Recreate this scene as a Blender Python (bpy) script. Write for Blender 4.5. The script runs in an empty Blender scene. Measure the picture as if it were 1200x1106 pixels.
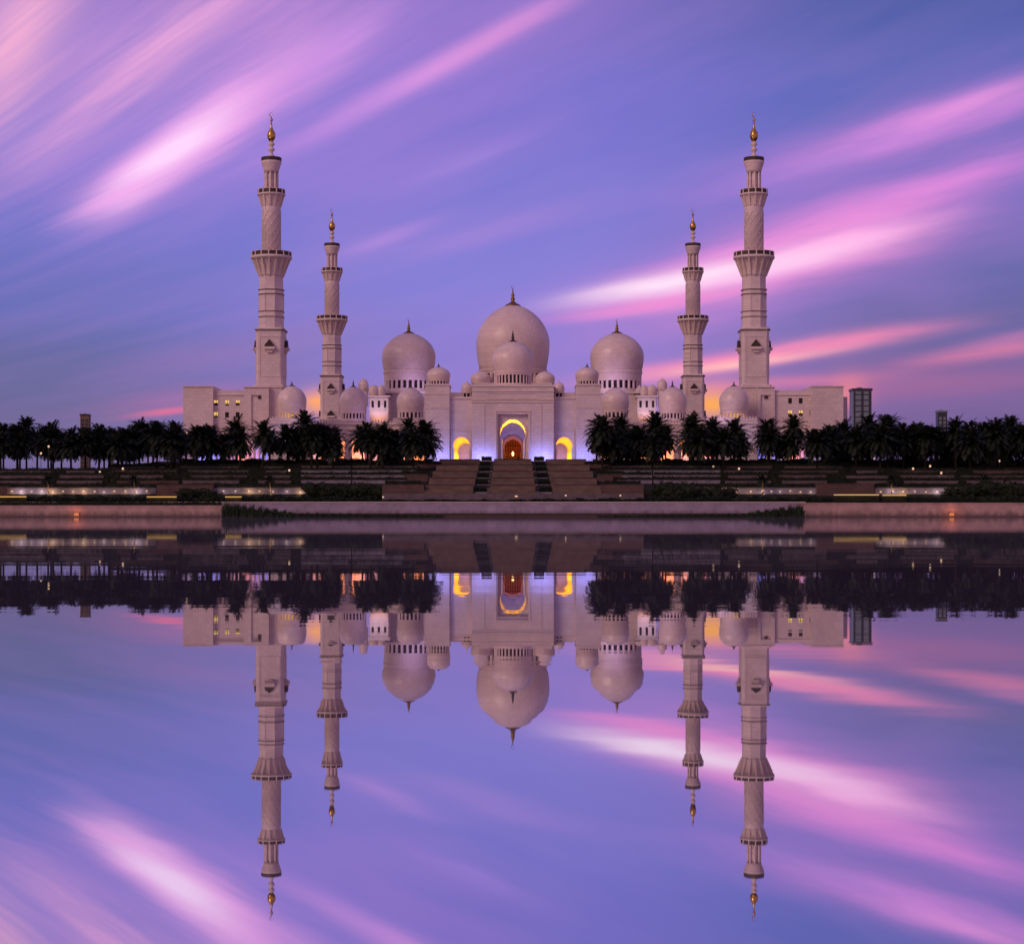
import bpy, math, random
from mathutils import Vector, Matrix
R = math.radians
PI = math.pi
random.seed(7)
sc = bpy.context.scene
col = sc.collection

# ------------------------------------------------------------------ camera
F = 2132.0          # focal length in pixels of the 1200 px wide photograph
CZ = 0.15           # eye height above the water
cam = bpy.data.cameras.new('camera'); co = bpy.data.objects.new('camera', cam); col.objects.link(co)
co.location = (0, 0, CZ); co.rotation_euler = (R(90), 0, 0)
cam.sensor_width = 36; cam.lens = 36 * F / 1200
cam.shift_x = -1 / 1200; cam.shift_y = 52 / 1200
cam.clip_start = 0.05; cam.clip_end = 20000
sc.camera = co
sc.view_settings.view_transform = 'Standard'; sc.view_settings.look = 'None'
sc.view_settings.exposure = 0; sc.view_settings.gamma = 1
sc.cycles.use_denoising = True
sc.cycles.max_bounces = 6
sc.cycles.sample_clamp_indirect = 4

def lin(r, g, b, a=1.0):
    f = lambda c: c / 12.92 if c <= 0.04045 else ((c + 0.055) / 1.055) ** 2.4
    return (f(r / 255), f(g / 255), f(b / 255), a)

# ------------------------------------------------------------------ sky
w = bpy.data.worlds.new('World'); sc.world = w; w.use_nodes = True
nt = w.node_tree; nt.nodes.clear()

class E:
    """a number in the node tree"""
    def __init__(s, sock): s.s = sock
    def _b(a, op, b, c=None):
        n = nt.nodes.new('ShaderNodeMath'); n.operation = op
        for i, q in enumerate((a, b, c)):
            if q is None: continue
            if isinstance(q, E): nt.links.new(q.s, n.inputs[i])
            else: n.inputs[i].default_value = q
        return E(n.outputs[0])
    def __add__(a, b): return E._b(a, 'ADD', b)
    __radd__ = __add__
    def __sub__(a, b): return E._b(a, 'SUBTRACT', b)
    def __rsub__(a, b): return E._b(b, 'SUBTRACT', a)
    def __mul__(a, b): return E._b(a, 'MULTIPLY', b)
    __rmul__ = __mul__
    def __truediv__(a, b): return E._b(a, 'DIVIDE', b)
def fn(op, a, b=None, c=None): return E._b(a, op, b, c)
def smooth(x, a, b):
    n = nt.nodes.new('ShaderNodeMapRange'); n.interpolation_type = 'SMOOTHSTEP'
    nt.links.new(x.s, n.inputs['Value']); n.inputs['From Min'].default_value = a; n.inputs['From Max'].default_value = b
    return E(n.outputs['Result'])
def mixc(fac, a, b):
    n = nt.nodes.new('ShaderNodeMix'); n.data_type = 'RGBA'; n.clamp_factor = True
    if isinstance(fac, E): nt.links.new(fac.s, n.inputs['Factor'])
    else: n.inputs['Factor'].default_value = fac
    for k, q in ((6, a), (7, b)):
        if isinstance(q, tuple): n.inputs[k].default_value = q
        else: nt.links.new(q, n.inputs[k])
    return n.outputs[2]
def noise(x, y, z=0.0, detail=3.0, rough=0.55, scale=1.0):
    c = nt.nodes.new('ShaderNodeCombineXYZ')
    for i, q in enumerate((x, y, z)):
        if isinstance(q, E): nt.links.new(q.s, c.inputs[i])
        else: c.inputs[i].default_value = q
    n = nt.nodes.new('ShaderNodeTexNoise'); nt.links.new(c.outputs[0], n.inputs['Vector'])
    n.inputs['Scale'].default_value = scale; n.inputs['Detail'].default_value = detail; n.inputs['Roughness'].default_value = rough
    return E(n.outputs['Fac'])
def ramp(x, stops):
    n = nt.nodes.new('ShaderNodeValToRGB'); n.color_ramp.interpolation = 'EASE'
    el = n.color_ramp.elements
    while len(el) < len(stops): el.new(0.5)
    for e, (p, c) in zip(el, stops): e.position = p; e.color = c
    nt.links.new(x.s, n.inputs['Fac']); return n.outputs['Color']

tc = nt.nodes.new('ShaderNodeTexCoord'); sx = nt.nodes.new('ShaderNodeSeparateXYZ')
nt.links.new(tc.outputs['Generated'], sx.inputs[0])
dx, dy, dz = (E(sx.outputs[i]) for i in range(3))
az = fn('ARCTAN2', dx, dy)                       # compass bearing from straight ahead
el_ = fn('ARCSINE', fn('MAXIMUM', fn('MINIMUM', dz, 1.0), 0.0))
U = az * 2132.0; V = el_ * 2132.0                # degrees in finer units
def uv(px, py):
    x = (px - 601) / 2132; z = (605 - py) / 2132
    return math.atan(x) * 2132, math.atan(z / math.hypot(1, x)) * 2132
def pos(py): return math.atan((605 - py) / 2132) * 2132 / 1000
Vn = V * 0.001
def col_ramp(lst): return ramp(Vn, [(min(1, pos(y)), lin(*c)) for y, c in lst])
left = col_ramp([(605, (106, 96, 140)), (500, (106, 102, 150)), (440, (99, 102, 158)), (360, (94, 106, 182)), (260, (98, 110, 198)), (170, (118, 116, 208)), (80, (150, 124, 206)), (0, (146, 118, 200)), (-500, (84, 80, 140))])
mid = col_ramp([(605, (160, 118, 168)), (500, (150, 120, 190)), (430, (136, 122, 206)), (330, (130, 124, 214)), (230, (124, 118, 210)), (120, (114, 110, 204)), (0, (120, 106, 190)), (-500, (80, 76, 136))])
right = col_ramp([(605, (112, 90, 134)), (500, (108, 92, 146)), (450, (122, 96, 154)), (390, (100, 98, 160)), (310, (88, 98, 168)), (220, (104, 104, 188)), (120, (90, 100, 182)), (0, (72, 90, 164)), (-500, (66, 74, 130))])
behind = ramp(Vn, [(0.0, lin(184, 132, 152)), (0.25, lin(174, 126, 158)), (0.7, lin(150, 114, 162)), (1.0, lin(118, 100, 156))])
base = mixc(smooth(U, -560, -60), left, mid)
base = mixc(smooth(U, 60, 480), base, right)
absU = fn('ABSOLUTE', U)
# cloud fibres: long parallel streaks of high cloud run together towards a point on the horizon at the left
ru = U + 1180.0; rv = V + 0.0
th = fn('ARCTAN2', rv, ru); rr = fn('SQRT', ru * ru + rv * rv)
warp = noise(U * 0.004, V * 0.004, 3.1, 2.0) - 0.5
fib = noise(th * 34.0 + warp * 0.8, rr * 0.0030, 1.3, 4.0, 0.6)
wide = noise(th * 13.0 + warp * 0.6, rr * 0.0022, 7.7, 2.0, 0.5)
fine = noise(th * 90.0 + warp * 1.5, rr * 0.0050, 4.4, 3.0, 0.6)
texm = fn('MAXIMUM', (fib - 0.5) * 2.6 + (fine - 0.5) * 1.7 + 0.88, 0.12)
wm = smooth(wide, 0.50, 0.80)
sky = mixc(wm * smooth(V, 60, 300) * 0.3, base, lin(176, 128, 214))
sky = mixc(smooth(fib, 0.3, 0.7) * 0.09, sky, lin(190, 140, 220))

def streak(px, py, hl, hw, ang, c, k, tex=1.0, p=2.0, bend=0.0, q=2.0):
    global sky
    u0, v0 = uv(px, py); ca, sa = math.cos(R(ang)), math.sin(R(ang))
    du = U - u0; dv = V - v0
    a = du * (ca / hl) + dv * (sa / hl)
    b = du * (-sa / hw) + dv * (ca / hw) + warp * 1.1
    if bend: b = b + a * a * bend
    e = fn('EXPONENT', (fn('POWER', fn('ABSOLUTE', a), p) + (b * b if q == 2.0 else fn('POWER', fn('ABSOLUTE', b), q))) * -1.0)
    m = e * k
    if tex: m = m * (texm * tex + (1 - tex))
    sky = mixc(fn('MINIMUM', m, 1.0), sky, lin(*c))
# left half
streak(330, 120, 260, 75, 33, (174, 132, 220), .5, .5)
streak(560, 60, 200, 70, 30, (160, 122, 212), .5, .5)
streak(165, 70, 200, 50, 40, (206, 150, 218), .75, .6)
streak(190, 60, 170, 22, 40, (232, 164, 218), .75, 1.0)
streak(330, 20, 90, 45, 38, (205, 145, 218), .6, .8)
streak(20, 45, 125, 42, 57, (238, 170, 212), .95, .5)
streak(270, 128, 130, 32, 34, (228, 158, 230), .85, .7)
streak(202, 180, 106, 28, 35, (242, 164, 236), 1.0, .4, 3.0, 0, 3.0)
streak(196, 183, 84, 17, 37, (255, 214, 254), 1.0, .5, 2.4)
streak(145, 226, 60, 9, 26, (246, 170, 238), .9, .4)
streak(385, 68, 90, 22, 35, (205, 144, 226), .6, .8)
streak(515, 78, 150, 11, 27, (222, 150, 226), .85, .4)
streak(420, 130, 80, 14, 29, (186, 136, 224), .6, .5)
streak(600, 35, 80, 12, 25, (214, 140, 214), .6, .6)
streak(100, 180, 90, 20, 38, (160, 126, 214), .5, .6)
streak(455, 278, 60, 8, 20, (186, 140, 222), .5, .5)
streak(550, 185, 90, 10, 22, (168, 132, 222), .45, .5)
streak(560, 275, 120, 14, 14, (170, 134, 216), .45, .5)
streak(230, 420, 110, 16, 14, (144, 112, 178), .45, .6)
streak(200, 482, 42, 4, 8, (236, 112, 150), .85, .4)
streak(215, 466, 90, 12, 10, (186, 114, 172), .5, .6)
streak(360, 400, 120, 22, 10, (150, 122, 190), .35, .6)
# right half
streak(1010, 262, 260, 62, 16, (168, 120, 208), .6, .5)
streak(860, 345, 200, 40, 11, (180, 126, 206), .4, .6)
streak(1085, 148, 190, 22, 14.5, (214, 136, 222), .95, .65)
streak(1150, 118, 90, 10, 15, (236, 152, 224), .6, .6)
streak(960, 195, 100, 10, 16, (170, 126, 214), .5, .6)
streak(1080, 222, 190, 18, 15, (212, 132, 218), .85, .7)
streak(960, 272, 200, 16, 15, (226, 136, 218), .8, .7)
streak(925, 304, 165, 30, 13, (246, 148, 220), 1.0, .7, 2.6)
streak(960, 296, 95, 12, 14, (255, 186, 238), .9, .7)
streak(880, 316, 150, 15, 11.5, (255, 180, 232), 1.0, .6, 2.4)
streak(800, 328, 115, 11, 9.5, (255, 226, 250), 1.0, .5, 2.2)
streak(915, 312, 80, 9, 13, (255, 205, 244), .8, .4)
streak(745, 362, 85, 6, 8, (234, 140, 214), .8, .5)
streak(800, 350, 110, 8, 8, (240, 140, 212), .7, .6)
streak(905, 415, 170, 10, 8, (255, 144, 186), 1.0, .75, 2.4)
streak(860, 427, 95, 5, 7, (255, 186, 190), 1.0, .4)
streak(1000, 400, 85, 5, 9, (230, 130, 180), .5, .6)
streak(1158, 413, 90, 9, 8, (230, 128, 170), .75, .6)
streak(1190, 396, 60, 7, 10, (210, 126, 180), .6, .5)
streak(1010, 455, 160, 16, 3, (190, 106, 152), .3, .6)
streak(940, 447, 80, 7, 2, (236, 130, 168), .5, .5)
streak(1120, 452, 110, 9, 4, (170, 104, 156), .4, .6)
streak(760, 440, 40, 12, 6, (226, 140, 190), .6, .5)
streak(840, 458, 50, 20, 0, (244, 140, 160), .6, .5)
streak(835, 474, 22, 16, 0, (255, 170, 84), 1.0, .2)
streak(372, 470, 20, 15, 4, (255, 166, 110), .95, .3)
streak(995, 462, 20, 20, 0, (255, 140, 140), .6, .3)
# the same kind of sky carries on round to the side and behind the viewer
bm = mixc(smooth(fib, 0.45, 0.7) * 0.5, behind, lin(196, 140, 170))
sky = mixc(smooth(absU, 900, 2600), sky, bm)
# small share of physical twilight sky
ns = nt.nodes.new('ShaderNodeTexSky'); ns.sky_type = 'NISHITA'; ns.sun_disc = False
ns.sun_elevation = R(1.0); ns.sun_rotation = R(180)
b1 = nt.nodes.new('ShaderNodeBackground'); nt.links.new(sky, b1.inputs[0]); b1.inputs[1].default_value = 1.0
b2 = nt.nodes.new('ShaderNodeBackground'); nt.links.new(ns.outputs[0], b2.inputs[0]); b2.inputs[1].default_value = 0.01
ad = nt.nodes.new('ShaderNodeAddShader'); ow = nt.nodes.new('ShaderNodeOutputWorld')
nt.links.new(b1.outputs[0], ad.inputs[0]); nt.links.new(b2.outputs[0], ad.inputs[1]); nt.links.new(ad.outputs[0], ow.inputs[0])
w.cycles.sampling_method = 'MANUAL'; w.cycles.sample_map_resolution = 512

# last glow of the low sky, soft, from behind the viewer's left shoulder
sl = bpy.data.lights.new('sun', 'SUN'); so = bpy.data.objects.new('sun', sl); col.objects.link(so)
sl.energy = 1.2; sl.angle = R(25); sl.color = (1.0, .66, .50)
so.rotation_euler = (R(60), 0, R(-46))

# ------------------------------------------------------------------ helpers
def P(px, py, Y): return ((px - 601) * Y / F, Y, CZ + (605 - py) * Y / F)
def PX(px, Y): return (px - 601) * Y / F
def PZ(py, Y): return CZ + (605 - py) * Y / F

def tag(o, label=None, cat=None, group=None, kind=None):
    if label: o['label'] = label
    if cat: o['category'] = cat
    if group: o['group'] = group
    if kind: o['kind'] = kind
    return o

class MB:
    def __init__(s): s.v = []; s.f = []; s.sm = []
    def add(s, vs, fs, smooth=False):
        n = len(s.v); s.v += [tuple(v) for v in vs]
        for f in fs: s.f.append([i + n for i in f]); s.sm.append(smooth)
        return s
    def box(s, x0, x1, y0, y1, z0, z1):
        if x0 > x1: x0, x1 = x1, x0
        vs = [(x0, y0, z0), (x1, y0, z0), (x1, y1, z0), (x0, y1, z0), (x0, y0, z1), (x1, y0, z1), (x1, y1, z1), (x0, y1, z1)]
        return s.add(vs, [(0, 3, 2, 1), (4, 5, 6, 7), (0, 1, 5, 4), (1, 2, 6, 5), (2, 3, 7, 6), (3, 0, 4, 7)])
    def lathe(s, prof, cx=0, cy=0, n=24, rot=0.0, smooth=True, mod=None):
        vs = []; fs = []
        for r, z in prof:
            for k in range(n):
                a = rot + 2 * PI * k / n; q = r * (mod(k, z) if mod else 1)
                vs.append((cx + q * math.cos(a), cy + q * math.sin(a), z))
        for j in range(len(prof) - 1):
            for k in range(n):
                k2 = (k + 1) % n
                fs.append((j * n + k, j * n + k2, (j + 1) * n + k2, (j + 1) * n + k))
        fs.append(tuple(range(n - 1, -1, -1))); m = (len(prof) - 1) * n; fs.append(tuple(m + k for k in range(n)))
        return s.add(vs, fs, smooth)
    def prism(s, pts, y0, y1):
        """outline in x,z pushed from y0 (near) to y1"""
        n = len(pts)
        vs = [(x, y0, z) for x, z in pts] + [(x, y1, z) for x, z in pts]
        fs = [tuple(range(n)), tuple(range(2 * n - 1, n - 1, -1))]
        for i in range(n): j = (i + 1) % n; fs.append((i, i + n, j + n, j))
        return s.add(vs, fs)
    def prismz(s, pts, z0, z1):
        n = len(pts)
        vs = [(x, y, z0) for x, y in pts] + [(x, y, z1) for x, y in pts]
        fs = [tuple(range(n - 1, -1, -1)), tuple(range(n, 2 * n))]
        for i in range(n): j = (i + 1) % n; fs.append((i, j, j + n, i + n))
        return s.add(vs, fs)
    def tube(s, pts, rad, n=6):
        vs = []; fs = []
        for i, p in enumerate(pts):
            p = Vector(p); q = Vector(pts[min(i + 1, len(pts) - 1)]) - Vector(pts[max(i - 1, 0)])
            q.normalize(); u = q.orthogonal().normalized() if abs(q.z) < .99 else Vector((1, 0, 0)); v = q.cross(u)
            r = rad[i] if isinstance(rad, (list, tuple)) else rad
            for k in range(n):
                a = 2 * PI * k / n; vs.append(p + u * r * math.cos(a) + v * r * math.sin(a))
        for j in range(len(pts) - 1):
            for k in range(n):
                k2 = (k + 1) % n; fs.append((j * n + k, j * n + k2, (j + 1) * n + k2, (j + 1) * n + k))
        return s.add(vs, fs, True)
    def panel(s, x0, x1, z0, z1, y, holes, depth):
        """front wall face with rectangular openings and their reveals"""
        xs = sorted({x0, x1, *[h[0] for h in holes], *[h[1] for h in holes]})
        zs = sorted({z0, z1, *[h[2] for h in holes], *[h[3] for h in holes]})
        for i in range(len(xs) - 1):
            for j in range(len(zs) - 1):
                mx = (xs[i] + xs[i + 1]) / 2; mz = (zs[j] + zs[j + 1]) / 2
                if any(h[0] < mx < h[1] and h[2] < mz < h[3] for h in holes): continue
                s.add([(xs[i], y, zs[j]), (xs[i + 1], y, zs[j]), (xs[i + 1], y, zs[j + 1]), (xs[i], y, zs[j + 1])], [(0, 1, 2, 3)])
        for a, b, c, d in holes:
            s.add([(a, y, c), (b, y, c), (b, y, d), (a, y, d), (a, y + depth, c), (b, y + depth, c), (b, y + depth, d), (a, y + depth, d)],
                  [(0, 4, 5, 1), (1, 5, 6, 2), (2, 6, 7, 3), (3, 7, 4, 0)])
        return s
    def mesh(s, name, mat, org=(0, 0, 0)):
        me = bpy.data.meshes.new(name)
        ox, oy, oz = org
        me.from_pydata([(x - ox, y - oy, z - oz) for x, y, z in s.v], [], s.f)
        me.polygons.foreach_set('use_smooth', s.sm)
        me.materials.append(mat); me.update(); return me
    def build(s, name, mat, parent=None, org=None):
        if org is None: org = tuple(parent['_o']) if parent is not None and '_o' in parent else (0, 0, 0)
        o = bpy.data.objects.new(name, s.mesh(name, mat, org)); col.objects.link(o)
        if parent is not None:
            o.parent = parent
            if '_o' in parent: ORG[o.name] = org
        else: o.location = org
        return o
ORG = {}
def sub(mb, name, mat, part):
    """a sub-part: its part already sits at its thing's origin"""
    return mb.build(name, mat, part, ORG.get(part.name, (0, 0, 0)))
def thing(name, loc, label, cat, group=None):
    o = bpy.data.objects.new(name, None); col.objects.link(o); o.location = loc; o['_o'] = tuple(loc); o.empty_display_size = .5
    return tag(o, label, cat, group)
def copy_tree(o, parent=None):
    c = o.copy(); col.objects.link(c)
    if parent is not None: c.parent = parent
    for ch in KIDS.get(o.name) or [q for q in o.children]: copy_tree(ch, c)
    return c
KIDS = {}

# ------------------------------------------------------------------ materials
def mat(name, c, rough=.7, spec=.3, metal=0, noise_amt=.0, scale=1.0, c2=None, courses=None, bump=0, emis=None, estr=0, tide=0):
    m = bpy.data.materials.new(name); m.use_nodes = True; t = m.node_tree; b = t.nodes['Principled BSDF']
    b.inputs['Base Color'].default_value = (*c, 1); b.inputs['Roughness'].default_value = rough
    b.inputs['Specular IOR Level'].default_value = spec; b.inputs['Metallic'].default_value = metal
    src = None
    geo = t.nodes.new('ShaderNodeNewGeometry')
    if noise_amt or c2:
        n = t.nodes.new('ShaderNodeTexNoise'); n.inputs['Scale'].default_value = scale; n.inputs['Detail'].default_value = 5
        t.links.new(geo.outputs['Position'], n.inputs['Vector'])
        r = t.nodes.new('ShaderNodeValToRGB'); r.color_ramp.elements[0].position = .32; r.color_ramp.elements[1].position = .68
        k = c2 or tuple(x * (1 - noise_amt) for x in c)
        r.color_ramp.elements[0].color = (*k, 1); r.color_ramp.elements[1].color = (*c, 1)
        t.links.new(n.outputs['Fac'], r.inputs['Fac']); src = r.outputs['Color']
        if bump:
            bp = t.nodes.new('ShaderNodeBump'); bp.inputs['Strength'].default_value = bump; bp.inputs['Distance'].default_value = .1
            t.links.new(n.outputs['Fac'], bp.inputs['Height']); t.links.new(bp.outputs['Normal'], b.inputs['Normal'])
    if courses:
        s = t.nodes.new('ShaderNodeSeparateXYZ'); t.links.new(geo.outputs['Position'], s.inputs[0])
        a = t.nodes.new('ShaderNodeMath'); a.operation = 'ADD'; t.links.new(s.outputs[0], a.inputs[0]); t.links.new(s.outputs[1], a.inputs[1])
        cx = t.nodes.new('ShaderNodeCombineXYZ'); t.links.new(a.outputs[0], cx.inputs[0]); t.links.new(s.outputs[2], cx.inputs[1])
        bk = t.nodes.new('ShaderNodeTexBrick'); bk.inputs['Scale'].default_value = 1; bk.inputs['Row Height'].default_value = courses
        bk.inputs['Brick Width'].default_value = courses * 1.7; bk.inputs['Mortar Size'].default_value = courses * .05
        bk.inputs['Color1'].default_value = (1, 1, 1, 1); bk.inputs['Color2'].default_value = (.88, .88, .89, 1); bk.inputs['Mortar'].default_value = (.78, .76, .76, 1)
        t.links.new(cx.outputs[0], bk.inputs['Vector'])
        mx = t.nodes.new('ShaderNodeMix'); mx.data_type = 'RGBA'; mx.blend_type = 'MULTIPLY'; mx.inputs['Factor'].default_value = 1
        if src: t.links.new(src, mx.inputs[6])
        else: mx.inputs[6].default_value = (*c, 1)
        t.links.new(bk.outputs['Color'], mx.inputs[7]); src = mx.outputs[2]
    if src: t.links.new(src, b.inputs['Base Color'])
    if tide:
        s2 = t.nodes.new('ShaderNodeSeparateXYZ'); t.links.new(geo.outputs['Position'], s2.inputs[0])
        n2 = t.nodes.new('ShaderNodeTexNoise'); n2.inputs['Scale'].default_value = .9; n2.inputs['Detail'].default_value = 6
        m2 = t.nodes.new('ShaderNodeMapping'); m2.inputs['Scale'].default_value = (1, 1, .25); t.links.new(geo.outputs['Position'], m2.inputs[0]); t.links.new(m2.outputs[0], n2.inputs[0])
        a2 = t.nodes.new('ShaderNodeMath'); a2.operation = 'MULTIPLY_ADD'; a2.inputs[1].default_value = -2.4; t.links.new(n2.outputs['Fac'], a2.inputs[0]); t.links.new(s2.outputs[2], a2.inputs[2])
        r2 = t.nodes.new('ShaderNodeMapRange'); r2.inputs['From Min'].default_value = -.95; r2.inputs['From Max'].default_value = tide; r2.inputs['To Min'].default_value = .3; t.links.new(a2.outputs[0], r2.inputs['Value'])
        x2 = t.nodes.new('ShaderNodeMix'); x2.data_type = 'RGBA'; x2.blend_type = 'MIX'; t.links.new(r2.outputs[0], x2.inputs['Factor'])
        x2.inputs[6].default_value = (.05, .045, .04, 1); t.links.new(src, x2.inputs[7]); src = x2.outputs[2]; t.links.new(src, b.inputs['Base Color'])
    if emis:
        b.inputs['Emission Color'].default_value = (*emis, 1); b.inputs['Emission Strength'].default_value = estr
    return m
MARBLE = mat('white_marble', (.80, .66, .62), .45, .4, noise_amt=.14, scale=.12, courses=.9)
DOME = mat('dome_marble', (.82, .66, .60), .35, .45, noise_amt=.12, scale=.2, courses=.8)
TRIM = mat('marble_trim', (.74, .60, .55), .45, .4, noise_amt=.1, scale=.5)
GOLD = mat('gold_leaf', (.62, .38, .10), .3, .5, metal=.9, noise_amt=.2, scale=2)
AGED = mat('aged_gilt', (.26, .15, .06), .4, .5, metal=.6, noise_amt=.3, scale=2)
BRONZE = mat('dark_bronze', (.06, .04, .03), .5, .3, noise_amt=.3, scale=2)
GLASS = mat('dark_lattice_glass', (.03, .022, .03), .25, .5, noise_amt=.3, scale=3)
AMBER = mat('amber_lit_glass', (.2, .12, .05), .4, .3, emis=(1, .5, .12), estr=.55)
WARMWIN = mat('warm_lit_glass', (.2, .12, .05), .4, .3, emis=(1, .62, .16), estr=1.0)
STONE = mat('terrace_stone', (.16, .13, .135), .8, .2, noise_amt=.35, scale=.8, bump=.2)
BROWN = mat('brown_stone', (.13, .082, .07), .8, .2, noise_amt=.25, scale=.6, courses=.8)
STEP = mat('stair_stone', (.175, .125, .098), .8, .2, noise_amt=.35, scale=.5)
QUAY = mat('quay_stone', (.40, .33, .44), .6, .3, noise_amt=.28, scale=.35, courses=1.2, tide=.35)
PLAT = mat('platform_stone', (.47, .30, .26), .7, .3, noise_amt=.34, scale=.4, courses=.62, tide=.2)
PALEW = mat('pale_render', (.27, .245, .28), .7, .3, noise_amt=.45, scale=.6)
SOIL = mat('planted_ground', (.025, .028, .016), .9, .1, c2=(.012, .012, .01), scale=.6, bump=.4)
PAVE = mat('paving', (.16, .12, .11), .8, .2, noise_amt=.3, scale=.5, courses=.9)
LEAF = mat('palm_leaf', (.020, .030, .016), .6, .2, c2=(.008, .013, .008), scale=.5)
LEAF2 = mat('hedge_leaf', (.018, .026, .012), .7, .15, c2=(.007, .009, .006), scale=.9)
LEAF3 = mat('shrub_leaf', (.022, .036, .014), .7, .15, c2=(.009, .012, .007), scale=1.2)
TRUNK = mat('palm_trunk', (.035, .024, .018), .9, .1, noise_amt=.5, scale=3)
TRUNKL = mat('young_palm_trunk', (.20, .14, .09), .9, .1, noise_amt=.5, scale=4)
REED = mat('reed_leaf', (.020, .038, .015), .7, .15, c2=(.010, .015, .008), scale=1.5)
CITY = mat('tower_concrete', (.20, .14, .10), .7, .3, noise_amt=.2, scale=.05)
CITYG = mat('tower_grey_glass', (.22, .28, .31), .35, .5, noise_amt=.2, scale=.05)
CITYD = mat('tower_dark_glass', (.03, .04, .05), .3, .5)
METAL = mat('lamp_metal', (.05, .05, .055), .5, .4, metal=.6)
def glow(name, c, s): return mat(name, (.1, .1, .1), .5, .2, emis=c, estr=s)
G_WARM = glow('warm_lamp', (1, .62, .28), 2.2)
G_YEL = glow('yellow_strip_lamp', (1, .55, .13), .7)
G_ORG = glow('orange_lamp', (1, .24, .05), .45)
G_COOL = glow('cool_lamp', (.55, .6, 1), 2.0)
G_WHITE = glow('white_lamp', (1, .62, .40), .75)
# vault plaster round the lit passages
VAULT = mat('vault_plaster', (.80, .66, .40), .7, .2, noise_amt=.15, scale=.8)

def lamp(kind, loc, energy, color, target=None, size=1.0, size_y=None, angle=60, blend=.6, radius=.3, parent=None, along_y=False):
    l = bpy.data.lights.new('lamp_light', kind); o = bpy.data.objects.new('lamp_light', l); col.objects.link(o)
    l.energy = energy; l.color = color
    if kind == 'AREA':
        l.shape = 'RECTANGLE'; l.size = size; l.size_y = size_y or size
    elif kind == 'SPOT': l.spot_size = R(angle); l.spot_blend = blend; l.shadow_soft_size = radius
    else: l.shadow_soft_size = radius
    o.location = loc; o.visible_glossy = False   # the modelled fittings are what the water mirrors
    if target is not None:
        o.rotation_euler = (Vector(target) - Vector(loc)).to_track_quat('-Z', 'Y').to_euler()
    if along_y:   # long side of the lamp runs with the passage
        zz = (Vector(loc) - Vector(target)).normalized(); yy = Vector((0, 1, 0)); xx = yy.cross(zz).normalized()
        o.rotation_euler = Matrix((xx, yy, zz)).transposed().to_euler()
    if parent is not None:
        o.parent = parent; o.location = Vector(loc) - parent.location
    return o

# ------------------------------------------------------------------ water and ground
m = bpy.data.materials.new('still_water'); m.use_nodes = True; t = m.node_tree; t.nodes.clear()
out = t.nodes.new('ShaderNodeOutputMaterial'); gl = t.nodes.new('ShaderNodeBsdfGlossy'); df = t.nodes.new('ShaderNodeBsdfDiffuse'); mx = t.nodes.new('ShaderNodeMixShader')
gl.inputs['Color'].default_value = (.90, .92, .95, 1); gl.inputs['Roughness'].default_value = .012
df.inputs['Color'].default_value = (.18, .16, .22, 1); mx.inputs[0].default_value = .13
geo = t.nodes.new('ShaderNodeNewGeometry'); mp = t.nodes.new('ShaderNodeMapping'); mp.inputs['Scale'].default_value = (.5, 2.2, 1)
nz = t.nodes.new('ShaderNodeTexNoise'); nz.inputs['Scale'].default_value = 1.0; nz.inputs['Detail'].default_value = 3
bp = t.nodes.new('ShaderNodeBump'); bp.inputs['Strength'].default_value = .01; bp.inputs['Distance'].default_value = .05
t.links.new(geo.outputs['Position'], mp.inputs[0]); t.links.new(mp.outputs[0], nz.inputs[0]); t.links.new(nz.outputs['Fac'], bp.inputs['Height'])
t.links.new(bp.outputs[0], gl.inputs['Normal'])
t.links.new(gl.outputs[0], mx.inputs[1]); t.links.new(df.outputs[0], mx.inputs[2]); t.links.new(mx.outputs[0], out.inputs[0])
WATER = m
o = MB().add([(-2500, -300, 0), (2500, -300, 0), (2500, 395, 0), (-2500, 395, 0)], [(0, 1, 2, 3)]).build('water', WATER); tag(o, kind='structure')

# ground: one sheet rising in a slope from the quay and running on to the horizon
prof = [(391, -2), (391.2, 3.2), (400, 3.5), (409.9, 4.9), (410.4, 6.2), (426, 7.9), (441, 9.4), (456, 10.9), (470, 11.1), (700, 11.1), (9000, 11.1)]
xs = [-9000, -1500, -400] + list(range(-280, 281, 14)) + [400, 1500, 9000]
g = MB(); nx = len(xs)
vs = [(x, y, z) for y, z in prof for x in xs]
g.add(vs, [(j * nx + i, j * nx + i + 1, (j + 1) * nx + i + 1, (j + 1) * nx + i) for j in range(len(prof) - 1) for i in range(nx - 1)])
tag(g.build('ground', SOIL), kind='structure')
# raised bank and podium that carry the mosque
XL, XR = -97, 99
g = MB(); pr = [(456, 10.8), (470, 12.6), (485, 14.2), (501, 15.3), (900, 15.3)]
vs = [(x, y, z) for y, z in pr for x in (XL - 1, XR + 1)] + [(x, y, 9) for y, z in pr for x in (XL - 5, XR + 5)]
n = len(pr); fs = [(2 * j, 2 * j + 1, 2 * j + 3, 2 * j + 2) for j in range(n - 1)]
fs += [(2 * n + 2 * j, 2 * j, 2 * j + 2, 2 * n + 2 * j + 2) for j in range(n - 1)] + [(2 * j + 1, 2 * n + 2 * j + 1, 2 * n + 2 * j + 3, 2 * j + 3) for j in range(n - 1)]
g.add(vs, fs); tag(g.build('terrain', SOIL), kind='structure')
g = MB().box(-90, 92, 503, 890, 15.32, 15.42)
tag(g.build('mosque_forecourt', PAVE), kind='structure')
ZB = 15.42    # level the mosque stands on

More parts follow.
